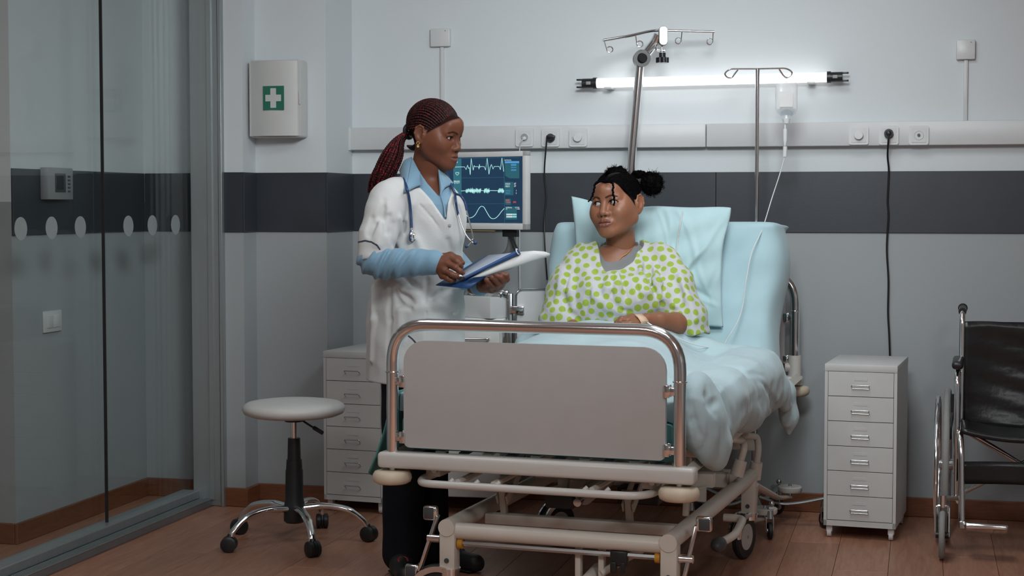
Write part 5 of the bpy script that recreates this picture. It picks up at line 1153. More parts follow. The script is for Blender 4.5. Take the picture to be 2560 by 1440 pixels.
pl_ = {1: ((V(1629, 459, 6.37)-PC)@PR.T)/PS, -1: ((V(1541, 436, 6.46)-PC)@PR.T)/PS}
sgn_ = {k: (1 if v[0] > 0 else -1) for k, v in pl_.items()}
for i in range(190):                                     # strands combed back from the hairline to the puffs
    th = -1.15+2.3*i/189; x = .072*math.sin(th*1.3); a = np.array([x, .082-.055*abs(th)**1.5, .082-.065*abs(th)**1.6]); e = pl_[1] if (x > 0) == (pl_[1][0] > 0) else pl_[-1]
    m_ = (a+e)/2+np.array([x*.5, 0, .02]); pts = []
    for t_ in np.linspace(0, .93, 9):
        p = a*(1-t_)**2+2*m_*t_*(1-t_)+e*t_*t_; d = p-cE; k = 1/np.sqrt(((d/rE)**2).sum()); pts.append(Wd(gP(*(cE+d*(k*(1+.004*rg.rand()))))))
    sd_.tube(pts, .0013, 4, caps=False)
tag(sd_.build('combed_strands', M['hair'], hr, w=True), kind='stuff')
def braid(pts, r, name, mat, parent, beads=None):
    P = smooth_path([V(*p) for p in pts], 14); n = beads or int(len(P)*.75); q = MB()
    for i in range(len(P)): pass
    L = np.concatenate([[0], np.cumsum([np.linalg.norm(P[i+1]-P[i]) for i in range(len(P)-1)])]); T_ = np.linspace(0, L[-1], n*4)
    Q = [np.array([np.interp(t, L, [p[k] for p in P]) for k in range(3)]) for t in T_]
    rs = [r*(.82+.3*abs(math.sin(PI*i/4)))*(1 if i < len(Q)*.85 else .75) for i in range(len(Q))]
    off_ = [r*.25*math.sin(PI*i/4+.6) for i in range(len(Q))]
    return q.tube([Wd(p+np.array([o, 0, 0])) for p, o in zip(Q, off_)], rs, 8).build(name, mat, parent, w=True, ang=80)
def hz(l, off=.0): p = gP(*l); return p
def pxb(p): x, y = pxy(*p); return (x, y, p[1])
braid([pxb(gP(.008, .086, .078)), (1531, 458, 6.165), (1532, 480, 6.155), (1536, 500, 6.15), (1535, 514, 6.155)], .0042, 'face_braid', M['hair'], pt, 18)
braid([pxb(gP(-.03, .078, .076)), (1492, 456, 6.20), (1485, 475, 6.19), (1480, 492, 6.19), (1471, 505, 6.19)], .0040, 'face_braid', M['hair'], pt, 18)
# drip line down to the hand
hb = lambda x, y, b: VW(x, y, b)
tl = [hb(1962, 392, bb), hb(1948, 440, bb), hb(1930, 495, bb-.02), hb(1905, 575, 6.50), hb(1880, 630, 6.43), hb(1866, 700, 6.38), hb(1858, 760, 6.36), hb(1846, 800, 6.33), hb(1820, 845, 6.22), hb(1800, 868, 6.10), hb(1740, 862, 6.02), hb(1660, 830, 5.98), hb(1618, 806, 5.985)]
MB().tube(smooth_path(tl, 10), .0021, 8).build('drip_tube', M['tubep'], IVT, w=True)
# ================================================================ pillow
pw_ = thing('pillow', 'large aqua pillow standing behind the patient', 'pillow', tuple(VW(1640, 800, 6.5)))
def pillow_mesh():
    nu, nv = 120, 100; out = []; cor = {(0, 0): V(1440, 815, 6.52), (1, 0): V(1808, 818, 6.38), (0, 1): V(1428, 490, 6.60), (1, 1): V(1816, 522, 6.46)}
    for side in (-1, 1):
        for j in range(nv+1):
            for i in range(nu+1):
                u, v = i/nu, j/nv; p = cor[0, 0]*(1-u)*(1-v)+cor[1, 0]*u*(1-v)+cor[0, 1]*(1-u)*v+cor[1, 1]*u*v
                eu = 4*u*(1-u); ev = 4*v*(1-v); th = .085*(max(eu, 0)*max(ev, 0))**.42
                inn = np.array([(-1 if u > .5 else 1)*.012*ev*(abs(2*u-1)), 0, (-1 if v > .5 else 1)*.01*eu*abs(2*v-1)])
                top = .035*math.exp(-((u-.93)/.12)**2)*math.exp(-((v-.95)/.18)**2); dip = -.03*math.exp(-((u-.30)/.16)**2)*v**3
                wr = (.007*math.sin(16*u+9*v)+.006*math.sin(24*v-10*u+1)+.004*math.sin(41*u+7*v+5))*(eu*ev)**.3
                for (q0, q1, q2, sg, am) in ((1.25, -.55, .70, .035, .016), (.6, 1.0, .80, .03, -.014), (1.0, .12, .72, .02, .010), (1.0, -.25, .86, .02, -.012), (.35, 1.0, .52, .022, .012), (1.0, .35, 1.02, .02, .012), (1., .2, .60, .015, -.008), (1., .3, .83, .012, .008)): wr += am*math.exp(-((u*q0+v*q1-q2+.02*math.sin(9*v+5*u))/sg)**2)*(eu*ev)**.4*max(0, math.sin(PI*min(1, max(0, (u-.35)/.65))))**.5 if u > .35 else 0
                out.append(p+inn+np.array([top*.8, side*(th*.5)+(wr if side < 0 else 0)*-1, dip+top*.2]))
    n = (nu+1)*(nv+1); Fc = []
    for sd in (0, 1):
        for j in range(nv):
            for i in range(nu):
                a = sd*n+j*(nu+1)+i; q = (a, a+1, a+nu+2, a+nu+1); Fc.append(q if sd == 0 else q[::-1])
    return out, Fc
Pv, Pf = pillow_mesh()
o = MB().add([Wd(p) for p in Pv], Pf).build('pillowcase', M['pillow'], pw_, w=True, ang=100); md = o.modifiers.new('w', 'WELD'); md.merge_threshold = .004
PP = np.array(Pv); sm_ = [(1707, 528), (1701, 560), (1694, 600), (1692, 630), (1693, 660)]
MB().tube(smooth_path([VW(x, y, hitb(PP, x, y, 9)-.002) for x, y in sm_]), .0032, 6).build('piping', M['white'], o, w=True)
# ================================================================ the doctor
dr = thing('person', 'doctor in white coat with red braids holding a clipboard', 'person', tuple(VW(1040, 1440, 5.85)*np.array([1, 1, 0])))
DS = .95; DCn = V(1090, 335, 5.82); DR = head_frame(math.radians(60), math.radians(-12), math.radians(-1))
def hairregD(L):
    x, y, z = L.T; return sst(-.004, .004, z-.066-.80*(y-.080)+1.2*x*x)*(z > -.075)*(y < .09)
OPTD = {'cheek': -.001, 'lip': 1.12, 'mouth': .002, 'es': 1.05, 'nose': .98, 'jaw': .96, 'eye': .0052, 'hair': hairregD, 'hairc': (.018, .008, .007)}
H, gD = head_field(DCn, DR, DS, (V(1058, 462, 5.87), .052), OPTD)
Dp, Dq = H.mesh(); SKD = (.138, .052, .030)
Cd = head_cols(Dp, DCn, DR, DS, SKD, (.20, .062, .062), (.012, .007, .005), OPTD)
BY = math.radians(-40)                                   # torso turned towards the bed
def rowD(L_, dr_=0): return [(V(x, y, 5.85)[2], V(x, y, 5.85)[0], 5.85+db, hw+dr_, hd+dr_) for x, y, hw, hd, db in L_]
RD = ((1040, 950, .190, .165, .0), (1041, 880, .188, .163, .0), (1042, 770, .186, .160, .0), (1044, 700, .172, .145, .0), (1050, 650, .160, .130, .0), (1060, 590, .158, .124, -.005), (1064, 550, .160, .120, -.005), (1062, 510, .165, .112, 0), (1057, 480, .150, .094, .01), (1054, 462, .125, .080, .015), (1053, 445, .10, .07, .02), (1054, 430, .07, .06, .02))
T = FB(860, 1220, 400, 1000, 5.5, 6.2, .005); T.add(loft(rowD(RD, -.022), BY), .02); T.add(cap(V(1088, 400, 5.83), V(1058, 470, 5.87), .05, .06), .03)
for ch in chain([V(988, 505, 5.77), V(930, 640, 5.70)], [.04, .038]): T.add(ch, .02)
Tp, Tq = T.mesh()
# right hand (left in the picture) and its forearm
HR = FB(1040, 1180, 610, 725, 5.45, 5.72, .0021)
for ch in chain([V(1040, 656, 5.625), V(1092, 656, 5.60)], [.03, .025]): HR.add(ch, .01)
KR = [V(1121, 645, 5.585), V(1119, 660, 5.565), V(1112, 677, 5.56), V(1106, 690, 5.57)]
for k, r_ in zip(KR, (.0135, .0135, .013, .012)): HR.add(cap(V(1094, 656, 5.60), k, .019, r_), .014)
for k, ps, r_ in zip(KR, (((1141, 653, 5.56), (1149, 661, 5.555), (1153, 667, 5.56)), ((1138, 669, 5.54), (1150, 678, 5.54), (1157, 684, 5.55)), ((1129, 686, 5.535), (1140, 690, 5.535), (1148, 693, 5.545)), ((1119, 697, 5.545), (1128, 701, 5.545), (1136, 701, 5.555))), (.0108, .0108, .0102, .0092)):
    for ch in chain([k]+[V(*p) for p in ps], [r_*1.08, r_, r_*.92, r_*.8]): HR.add(ch, .0035)
for ch in chain([V(1098, 645, 5.615), V(1126, 640, 5.615), V(1146, 648, 5.605), V(1156, 657, 5.59)], [.016, .0135, .0115, .009]): HR.add(ch, .008)
Rp, Rq = HR.mesh()
# left hand under the clipboard
HL = FB(1170, 1295, 660, 745, 5.36, 5.72, .0021)
for ch in chain([V(1185, 716, 5.64), V(1214, 714, 5.585)], [.027, .024]): HL.add(ch, .01)
KL = [V(1255, 708, 5.50), V(1249, 715, 5.505), V(1240, 721, 5.515), V(1228, 724, 5.53)]
for k in KL: HL.add(cap(V(1216, 714, 5.58), k, .018, .0125), .013)
for k, ps in zip(KL, (((1267, 698, 5.475), (1266, 689, 5.465), (1255, 686, 5.462)), ((1258, 702, 5.47), (1252, 694, 5.46), (1241, 690, 5.46)), ((1246, 709, 5.475), (1238, 698, 5.465), (1229, 694, 5.465)), ((1233, 714, 5.49), (1223, 704, 5.478), (1216, 700, 5.478)))):
    for ch in chain([k]+[V(*p) for p in ps], [.0112, .0106, .0098, .0086]): HL.add(ch, .0032)
for ch in chain([V(1218, 706, 5.585), V(1232, 697, 5.575), V(1248, 690, 5.57)], [.0145, .012, .010]): HL.add(ch, .007)
Lp, Lq = HL.mesh()
cols = np.concatenate([Cd]+[np.tile(np.array(SKD)*f, (len(P), 1)) for P, f in ((Tp, 1), (Rp, 1.0), (Lp, 1.05))])
body_obj('body', [(Dp, Dq), (Tp, Tq), (Rp, Rq), (Lp, Lq)], skin_mat('deep brown skin', .44), dr, cols)
eyes(DCn, DR, DS, (-.05, .95, -.02), dr, 1.05)
# blue shirt: body, sleeves
SH = FB(870, 1230, 395, 760, 5.45, 6.2, .0042); SH.add(loft(rowD(RD[5:], -.010), BY), .02); SH.add(cap(V(1074, 420, 5.845), V(1056, 470, 5.87), .064, .085), .02)
SH.cut(wedge([(1020, 380), (1046, 425), (1068, 458), (1097, 491), (1103, 470), (1104, 440), (1098, 405), (1100, 380)], 5.90, None, None), .004)
SH.cut(cap(V(1098, 380, 5.82), V(1066, 452, 5.862), .060, .058), .004)
for ch in chain([V(938, 628, 5.70), V(932, 650, 5.695), V(956, 659, 5.672), V(1000, 658, 5.645), V(1050, 656, 5.622), V(1066, 656, 5.615)], [.052, .050, .050, .047, .042, .041]): SH.add(ch, .02)
SH.add(cap(V(1056, 656, 5.62), V(1084, 656, 5.606), .043, .043), .003); 
for ch in chain([V(1130, 650, 6.0), V(1165, 690, 5.80), V(1200, 714, 5.62)], [.05, .046, .036]): SH.add(ch, .02)
def rings(X, Y, Z):
    PX, PY = pxy(X, Y, Z); w_ = np.clip((1056-PX)/24, 0, 1)*np.clip((PY-618)/10, 0, 1); ph = PX*.20+PY*.10+1.1*np.sin(PX*.045+1)+.7*np.sin(PY*.05)
    return (w_*(.0042*np.sin(ph)+.0028*np.sin(ph*1.63+1.3))).astype(np.float32)
SH.add((rings, V(870, 740, 5.7)-A3([0, .2, 0]), V(1085, 600, 5.6)+A3([0, .2, .0])), 0, 'disp')
Sp, Sq = SH.mesh(); M['shirt'] = pm('light blue shirt cotton', (.16, .285, .39), .75, var=.04, bump=.1, bscale=90, sheen=.2); so = body_obj('shirt', [(Sp, Sq)], M['shirt'], dr)
# white coat
CT = FB(860, 1230, 400, 985, 5.42, 6.2, .0042); CT.add(loft(rowD(RD), BY), .02)
for ch in chain([V(986, 492, 5.765), V(960, 530, 5.72), V(944, 590, 5.70), V(938, 640, 5.695)], [.058, .057, .057, .060]): CT.add(ch, .03)
CT.add(cap(V(1020, 478, 5.80), V(972, 492, 5.75), .050, .054), .04); CT.add(ell(V(1120, 560, 5.76), (.05, .06, .075)), .05)
def sleevecut(X, Y, Z):
    PX, PY = pxy(X, Y, Z); return (np.maximum(np.maximum(648-PY+(PX-900)*.14, PX-985), 0*PX-50)*-1*5.7/FPX*-1).astype(np.float32)
CT.cut((sleevecut, V(860, 760, 5.7)-A3([0, .3, 0]), V(984, 640, 5.8)+A3([0, .1, 0])), .004) if False else None
CT.cut(wedge([(860, 652), (900, 650), (940, 645), (968, 632), (974, 700), (960, 716), (860, 716)], 5.745, None, None), .004)
CT.cut(wedge([(990, 380), (1004, 440), (1020, 468), (1050, 470), (1082, 503), (1114, 548), (1119, 505), (1129, 462), (1140, 420), (1120, 380)], 5.93, None, None), .005)
CT.cut(cap(V(1095, 380, 5.82), V(1062, 455, 5.865), .08, .08), .006)
def hemcut(X, Y, Z): return (Z-V(1040, 944, 5.85)[2]+.02*np.sin(X*9)).astype(np.float32)
CT.cut((hemcut, None, None), .004)
bl, bh = CT.lo, CT.lo+CT.n*CT.h
CT.add(wav(bl, bh, .0036, 30, 5, (1.5, 1.2, .35)), 0, 'disp'); CT.add(wav(bl, bh, .0018, 74, 8, (1.3, 1, .6)), 0, 'disp')
C0, _ = CT.mesh()
def cr(pl, r, k, op):
    pts = [V(x, y, hitb(C0, x, y, 5)+(.002 if op == 'cut' else .005)) for x, y in pl]
    for ch in chain(pts, [r*.5]+[r]*(len(pts)-2)+[r*.5]): CT.add(ch, k, op)
for pl in ([(985, 560), (988, 610), (1000, 640)], [(1010, 560), (1002, 600), (990, 630)], [(1000, 720), (1020, 745), (1035, 760)], [(985, 725), (1000, 760), (1030, 772)], [(975, 720), (973, 800), (970, 900)], [(1068, 700), (1062, 760)], [(960, 500), (955, 540), (965, 580)], [(1120, 600), (1130, 640)], [(990, 690), (1010, 730), (1024, 750)], [(1140, 720), (1105, 730), (1080, 745)], [(958, 520), (940, 560), (925, 590)], [(975, 540), (978, 580), (985, 610)], [(930, 545), (918, 585)], [(1010, 690), (1030, 712), (1050, 722)]): cr(pl, .0065, .016, 'cut')
for pl in ([(1019, 484), (1050, 512), (1080, 545), (1098, 570)], [(1068, 660), (1066, 720), (1066, 780), (1064, 850)], [(972, 700), (970, 760), (972, 840)]): cr(pl, .0026, .004, 'cut')
for pl in ([(1000, 545), (1000, 600), (1008, 640)], [(990, 700), (1012, 720), (1040, 735)], [(1000, 780), (1002, 850), (995, 920)], [(1045, 600), (1060, 640), (1075, 660)], [(1040, 770), (1090, 762), (1140, 775)], [(950, 560), (945, 610)], [(930, 720), (935, 800), (928, 900)]): cr(pl, .007, .024, 'add')
Kp, Kq = CT.mesh()
# navy piping on the sleeve hem and pocket edge as a colour along the cloth
KX, KY = pxy(Kp[:, 0], Kp[:, 1], Kp[:, 2])
def pd(poly): P2 = np.stack([KX, KY], 1); return seg_d(np.concatenate([P2, P2[:, :1]*0], 1), [np.array([x, y, 0.]) for x, y in poly])
tr_ = np.minimum(pd([(894, 606), (912, 602), (928, 605), (942, 613), (950, 624)]), pd([(1016, 836), (1030, 847), (1042, 860)])); tr_[(Kp[:, 1] > 5.80) & (KX < 960)] = 99; tr_[Kp[:, 1] > 5.86] = 99
MC = attr_mat('white coat cotton with navy piping', [(0, (.012, .02, .05)), (.45, (.012, .02, .05)), (.6, (.54, .545, .545)), (1, (.54, .545, .545))], .8)
body_obj('coat', [(Kp, Kq)], MC, dr, floats=np.clip(.5+(tr_-2.0)/8, 0, 1))
ALL = np.concatenate([Kp, Sp])
def patch(poly, lift, name, mat, th=.003, n=8, src=ALL, parent=dr, rad=7):
    c = np.mean(poly, 0); rings_ = []; V_ = []; Fc = []; m = len(poly); k = n
    for i in range(k+1):
        f = i/k
        for p in poly: q = c+(np.array(p)-c)*f; V_.append(VW(q[0], q[1], hitb(src, q[0], q[1], rad)-lift))
    for i in range(k):
        for j in range(m): Fc.append((i*m+j, i*m+(j+1) % m, (i+1)*m+(j+1) % m, (i+1)*m+j))
    o = MB().add(V_, Fc).build(name, mat, parent, w=True, ang=70); md = o.modifiers.new('s', 'SOLIDIFY'); md.thickness = th; md.offset = 0; return o
def dens(poly, k=6):
    out = []
    for a, b in zip(poly, poly[1:]+poly[:1]):
        for i in range(k): out.append((a[0]+(b[0]-a[0])*i/k, a[1]+(b[1]-a[1])*i/k))
    return out
def quadp(pts, name, mat, parent=dr, th=.003):            # collar wing: corners given with their own distance
    n = 10; V_ = []; Fc = []
    A_, B_, C_, D_ = [V(*p) for p in pts]
    for i in range(n+1):
        for j in range(n+1):
            u, v = i/n, j/n; p = A_*(1-u)*(1-v)+B_*u*(1-v)+C_*u*v+D_*(1-u)*v; p = p-np.array([0, .010*math.sin(PI*u)*math.sin(PI*v), 0]); V_.append(Wd(p))
    for i in range(n):
        for j in range(n): Fc.append((i*(n+1)+j, i*(n+1)+j+1, (i+1)*(n+1)+j+1, (i+1)*(n+1)+j))
    o = MB().add(V_, Fc).build(name, mat, parent, w=True, ang=80); md = o.modifiers.new('s', 'SOLIDIFY'); md.thickness = th; return o
h_ = lambda x, y, l=.006: (x, y, hitb(ALL, x, y, 8)-l)
quadp([(1030, 393, 5.835), (1049, 430, 5.775), h_(1053, 462), h_(1012, 481, .008)], 'collar', M['shirt'], so)
quadp([(1030, 393, 5.835), (1012, 400, 5.84), h_(1000, 426, .010), h_(1012, 481, .0085)], 'collar', M['shirt'], so)
quadp([(1094, 416, 5.80), (1110, 430, 5.83), h_(1134, 457, .008), h_(1112, 470, .009)], 'collar', M['shirt'], so)
quadp([(1094, 416, 5.80), h_(1112, 470, .010), h_(1100, 489, .006), (1097, 455, 5.785)], 'collar', M['shirt'], so)
MB().tube([VW(*p) for p in (h_(1103, 490, .004), h_(1110, 515, .004), h_(1114, 543, .004))], .0028, 6).build('placket', M['shirt'], so, w=True)
for (x, y) in ((1124, 563), (1135, 785), (1131, 672)):
    MB().lathe([(0, 0), (.0055, 0), (.0055, .0022), (.004, .0028), (0, .0022)], VW(*h_(x, y, .0)), Wd([.1, -1, 0]), 16).build('button', M['grey'] if y < 600 else M['plast'], dr, w=True)
# trousers and shoes
TR = FB(920, 1190, 850, 1450, 5.55, 6.15, .006)
for ch in chain([V(1018, 900, 5.80), V(1012, 1150, 5.79), V(1004, 1385, 5.80)], [.10, .078, .070]): TR.add(ch, .02)
for ch in chain([V(1068, 900, 5.90), V(1070, 1150, 5.92), V(1078, 1375, 5.94)], [.095, .072, .066]): TR.add(ch, .02)
TR.add(wav(TR.lo, TR.lo+TR.n*TR.h, .003, 40, 3, (1, 1, .8)), 0, 'disp')
P_, Q_ = TR.mesh(); body_obj('trousers', [(P_, Q_)], pm('near black navy trousers', (.007, .008, .013), .85, bump=.1, bscale=80, spec=.2), dr)
M['shoe'] = pm('black shoe', (.010, .010, .011), .5); M['sred'] = pm('red lace', (.25, .012, .015), .6)
for (hx, hb_, tx, tb) in ((996, 5.83, 1012, 5.66), (1085, 5.95, 1150, 5.87)):
    a = V(hx, 1440, hb_); b = V(tx, 1440, tb); a[2] = b[2] = 0; d = (b-a)/np.linalg.norm(b-a); b = a+d*.20
    SF = Field(np.minimum(a, b)-A3([.07, .07, .0]), np.maximum(a, b)+A3([.07, .07, .16]), .004)
    SF.add(cap(a+A3([0, 0, .04]), b+A3([0, 0, .034]), .04, .033), .02); SF.add(cap(a+A3([0, 0, .10]), a+d*.09+A3([0, 0, .055]), .036, .036), .03)
    SF.cut((lambda X, Y, Z: (Z-.008+0*X).astype(np.float32), None, None), .004)
    P_, Q_ = SF.mesh(); sh = body_obj('shoe', [(P_, Q_)], M['shoe'], dr)
    MB().tube([Wd(p+A3([0, 0, -.062])) for p in [a+A3([0, 0, .07]), b+A3([0, 0, .07])]], [.038, .034], 20, flat=.2).build('sole', M['rubber'], sh, w=True)
    MB().torus(Wd(a+d*.13+A3([0, 0, .072])), .016, .0035, Wd(d+A3([0, 0, 1.5])), 20, 8).build('lace_loop', M['sred'], sh, w=True)
# hair: cornrows, bun tie and ponytail of braids
HA = Field(DCn-A3([.15, .16, .13]), DCn+A3([.14, .16, .15]), .0025); E = lambda x, y, z, rx, ry, rz: ell(gD(x, y, z), (DS*rx, DS*ry, DS*rz), DR)
HA.add(E(0, -.022, .033, .0785, .101, .0905)); HA.add(E(0, -.085, -.03, .055, .036, .05), .03)
def hcut2(X, Y, Z):
    q = [((X-DCn[0])*DR[i][0]+(Y-DCn[1])*DR[i][1]+(Z-DCn[2])*DR[i][2])/DS for i in range(3)]
    return (-np.minimum((q[2]-.066-.80*(q[1]-.080)+1.2*q[0]*q[0])*.8, q[2]+.062)*DS).astype(np.float32)
HA.cut((hcut2, None, None), .004); P_, Q_ = HA.mesh()
M['hairb'] = pm('black braided scalp', (.010, .006, .006), .6, var=.3, scale=80, bump=.5, bscale=200); hd = body_obj('hair', [(P_, Q_)], M['hairb'], dr)
def braid_mat(name, c0, c1):
    m = pm(name, c0, .6, spec=.2); N = m.node_tree.nodes; L = m.node_tree.links; nz = N.new('ShaderNodeTexNoise'); nz.inputs['Scale'].default_value = 210; nz.inputs['Detail'].default_value = 2
    tc = N.new('ShaderNodeTexCoord'); L.new(tc.outputs['Object'], nz.inputs['Vector']); rp = N.new('ShaderNodeValToRGB'); rp.color_ramp.elements[0].position = .50; rp.color_ramp.elements[1].position = .66
    rp.color_ramp.elements[0].color = c0+(1,); rp.color_ramp.elements[1].color = c1+(1,); L.new(nz.outputs['Fac'], rp.inputs['Fac']); L.new(rp.outputs['Color'], N['Principled BSDF'].inputs['Base Color']); return m
M['br1'] = braid_mat('dark red and black braid', (.007, .004, .004), (.11, .010, .012)); M['br2'] = braid_mat('bright red braid', (.014, .003, .004), (.27, .012, .02))
tie = gD(.0, -.118, -.012)
def braid3(P, r, mat, name='braid', parent=hd, wl_=.009):
    P = smooth_path(P, 10); L = np.concatenate([[0], np.cumsum([np.linalg.norm(P[i+1]-P[i]) for i in range(len(P)-1)])]); n = max(8, int(L[-1]/wl_*4)); T_ = np.linspace(0, L[-1], n)
    Q = [np.array([np.interp(t, L, [p[k] for p in P]) for k in range(3)]) for t in T_]; rs = [r*(.78+.34*abs(math.sin(PI*t/wl_))) for t in T_]
    return MB().tube([Wd(p) for p in Q], rs, 7).build(name, mat, parent, w=True, ang=80)
def onskull(th, t):                                      # cornrow: from the hairline (t=0) back to the tie (t=1)
    # th: 0 = middle of the forehead, +-1 = above the ears
    x = .070*math.sin(th*1.35); y0 = .080-.060*abs(th)**1.4; z0 = .080-.060*abs(th)**1.6
    a = np.array([x, y0, z0]); m = np.array([.078*math.sin(th*1.5), -.04, .034+.088*math.cos(th*1.62)]); b = np.array([x*.25, -.115, -.004])
    p = a*(1-t)*(1-2*t)+m*4*t*(1-t)+b*t*(2*t-1)
    c0 = np.array([0, -.022, .033]); d = p-c0; k = 1/np.sqrt(((d/np.array([.0795, .102, .0918]))**2).sum()); q = c0+d*k; e = max(0, t-.88)/.12
    return gD(*(q*(1-e)+b*e))
random.seed(5)
for i in range(33):
    th = -1.12+2.24*i/32; braid3([onskull(th, t) for t in np.linspace(.0, 1, 13)], .0044, M['br1'], 'cornrow')
u_, v_, d_ = frame_from(gD(0, -.14, -.02)-gD(0, -.10, -.01))
q = MB(); q.torus(Wd(gD(0, -.122, -.014)), .020, .010, Wd(d_), 28, 10).build('hair_tie', M['black'], hd, w=True)
q = MB(); q.ball(Wd(gD(.0, -.125, .018)), .013, 12, (1, 1, .8)).build('tie_knot', M['black'], hd, w=True)
t0 = gD(0, -.118, -.014); X0, Y0 = pxy(*t0)
for i in range(58):
    a = 2*PI*random.random(); r = math.sqrt(random.random()); ox, oz = r*math.cos(a), r*math.sin(a)
    x1 = 982+ox*24; x2 = 966+ox*27; x3 = 950+ox*24+random.random()*8
    bq = 5.86+oz*.028
    braid3([t0+A3([ox*.016, oz*.016, 0]), V(1000+ox*14-3, 352+oz*7, bq+.01), V(x1, 378+ox*9+6, bq), V(x2, 412+ox*9+6, bq), V(x3-4, 446+ox*8+8, bq+.01), V(x3-9, 476+ox*8+random.random()*12, bq+.03)], .0043, M['br2'] if random.random() < .6 else M['br1'])
# earring
e0 = gD(DS*.0, 0, 0); ear = gD(.0865, -.016, -.036)
Xe, Ye = pxy(*ear); ec = ear+A3([0, -.004, 0])
er = MB().torus(Wd(ec+A3([0, 0, -.003])), .0055, .0011, Wd([.6, -.8, 0]), 20, 6).build('earring', M['gold'], dr, w=True)
st = []
for k in range(10): a = 2*PI*k/10+PI/2; rr = .0065 if k % 2 == 0 else .003; st.append((rr*math.cos(a), rr*math.sin(a)))
MB().prism(st, Wd(ec+A3([0, -.002, -.014])), rt, zz, .002).build('star_pendant', M['gold'], er, w=True)
# ================================================================ stethoscope
sc = thing('stethoscope', 'navy stethoscope hanging round the doctor\'s neck', 'stethoscope', tuple(VW(1060, 440, 5.8)))
M['navy'] = pm('navy rubber tube', (.015, .045, .13), .4)
kb = lambda x, y, l=.006: VW(x, y, hitb(np.concatenate([Kp, Sp]), x, y, 6)-l)
left = [VW(1040, 405, 5.90), VW(1012, 440, 5.79), kb(1017, 470, .012), kb(1022, 490), kb(1026, 520), kb(1028, 550), kb(1029, 572)]
MB().tube(smooth_path(left), .0048, 10).build('main_tube', M['navy'], sc, w=True)
MB().tube([kb(1029, 570), kb(1030, 586)], .005, 12).build('stem', M['chrome'], sc, w=True)
c = kb(1031, 590, .010); MB().lathe([(.0, -.006), (.016, -.006), (.019, -.003), (.019, .003), (.012, .006), (.012, .010), (0, .010)], c, Wd([.96, -.22, 0]), 28).build('chest_piece', M['chrome'], sc, w=True)
MB().lathe([(.0185, -.0075), (.0205, -.006), (.0205, -.002)], c, Wd([.96, -.22, 0]), 28).build('diaphragm_rim', M['navy'], sc, w=True)
back = [VW(1040, 405, 5.90), VW(1065, 400, 5.945), VW(1095, 415, 5.93), VW(1118, 440, 5.87), kb(1130, 468, .010), kb(1137, 482)]
MB().tube(smooth_path(back), .0048, 10).build('neck_tube', M['navy'], sc, w=True)
yk = kb(1138, 484); b0 = hitb(Kp, 1140, 520, 8)-.012
MB().tube(smooth_path([yk, VW(1139, 500, b0), VW(1142, 520, b0), VW(1146, 538, b0)]), .0042, 10).build('yoke_tube', M['navy'], sc, w=True)
MB().tube(smooth_path([yk, VW(1152, 490, b0-.005), VW(1162, 506, b0-.01), VW(1167, 526, b0-.012)]), .0042, 10).build('yoke_tube', M['navy'], sc, w=True)
MB().tube(smooth_path([VW(1145, 530, b0), VW(1152, 556, b0-.005), VW(1164, 585, b0-.01), VW(1178, 603, b0-.012), VW(1186, 608, b0-.012)]), .0026, 8).build('binaural', M['chrome'], sc, w=True)
MB().tube(smooth_path([VW(1166, 524, b0-.012), VW(1174, 555, b0-.014), VW(1182, 588, b0-.016), VW(1181, 598, b0-.016), VW(1168, 615, b0-.01)]), .0026, 8).build('binaural', M['chrome'], sc, w=True)
MB().ball(VW(1188, 607, b0-.012), .0075, 12).build('ear_tip', M['navy'], sc, w=True); MB().ball(VW(1166, 616, b0-.01), .0065, 12).build('ear_tip', M['navy'], sc, w=True)
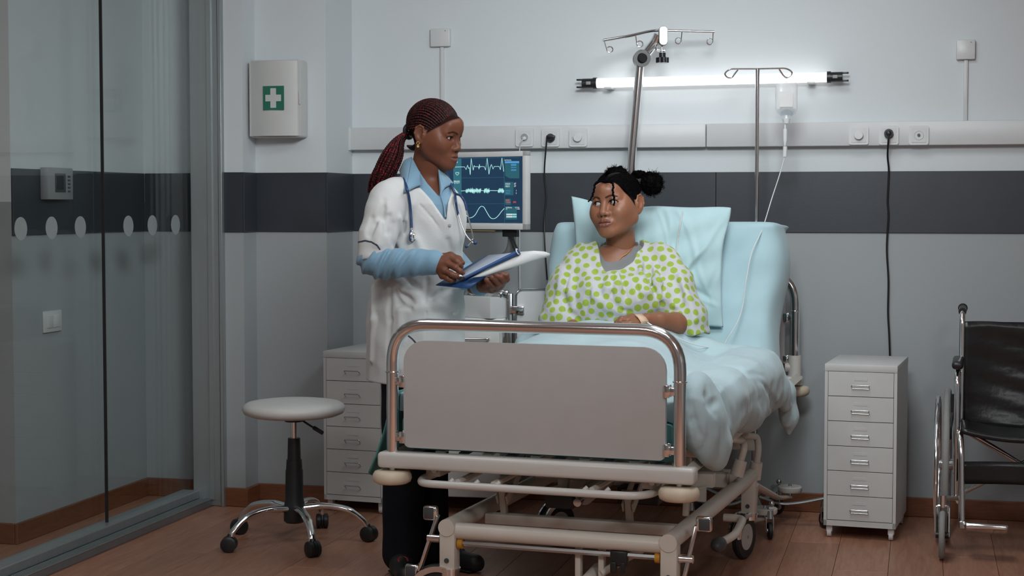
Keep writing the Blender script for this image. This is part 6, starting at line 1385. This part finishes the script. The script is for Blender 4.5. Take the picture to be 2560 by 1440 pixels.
# ================================================================ clipboard with turned pages, pen
cb = thing('clipboard', 'blue clipboard with a page turned over, held by the doctor', 'clipboard', tuple(VW(1180, 700, 5.55)))
M['cblue'] = pm('glossy blue board', (.016, .065, .20), .35); M['cgrey'] = pm('grey blue sheet', (.30, .34, .42), .4)
def surf(rows, name, mat, th, parent=cb):
    n = len(rows[0]); V_ = [VW(*p) for r_ in rows for p in r_]; Fc = [(i*n+j, i*n+j+1, (i+1)*n+j+1, (i+1)*n+j) for i in range(len(rows)-1) for j in range(n-1)]
    o = MB().add(V_, Fc).build(name, mat, parent, w=True, ang=80); md = o.modifiers.new('s', 'SOLIDIFY'); md.thickness = th; md.offset = 0; return o
def lerp(a, b, n): return [tuple(np.array(a)+(np.array(b)-np.array(a))*i/n) for i in range(n+1)]
surf([lerp((1090, 713, 5.60), (1214, 640, 5.66), 8), lerp((1130, 717, 5.56), (1256, 641, 5.60), 8), lerp((1171, 721, 5.52), (1298, 634, 5.545), 8)], 'board', M['cblue'], .004)
surf([lerp((1140, 690, 5.565), (1222, 638, 5.61), 8), lerp((1152, 692, 5.54), (1258, 635, 5.575), 8), lerp((1163, 691, 5.524), (1296, 630, 5.545), 8)], 'inner_sheet', M['cgrey'], .0015)
MB().tube([VW(1162, 694, 5.50), VW(1230, 662, 5.498), VW(1299, 629, 5.49)], [.004, .0065, .0085], 12).build('spine_roll', M['cblue'], cb, w=True)
MB().torus(VW(1294, 629, 5.485), .0095, .0022, Wd([.8, -.3, .4]), 20, 6).build('rolled_page_edge', M['paper'], cb, w=True)
pg = [[(1170+ (1298-1170)*f, 699+(630-699)*f, 5.506) for f in np.linspace(0, 1, 9)], [(1185+(1335-1185)*f, 693+(627-693)*f, 5.50-.02*f) for f in np.linspace(0, 1, 9)], [(1200+(1362-1200)*f, 692+(629-692)*f, 5.495-.03*f) for f in np.linspace(0, 1, 9)], [(1212+(1375-1212)*f, 690+(634-690)*f, 5.495-.03*f) for f in np.linspace(0, 1, 9)], [(1214+(1374-1214)*f, 691+(641-691)*f, 5.50-.03*f) for f in np.linspace(0, 1, 9)]]
surf(pg, 'turned_page', M['paper'], .001)
pe = thing('pen', 'slim white pen in the doctor\'s right hand', 'pen', tuple(VW(1135, 675, 5.55)))
MB().tube([VW(1121, 684, 5.548), VW(1152, 690, 5.535)], .0042, 12).build('barrel', M['plast'], pe, w=True); MB().tube([VW(1152, 690, 5.535), VW(1156, 691, 5.533)], [.004, .001], 12).build('tip', M['steel'], pe, w=True)
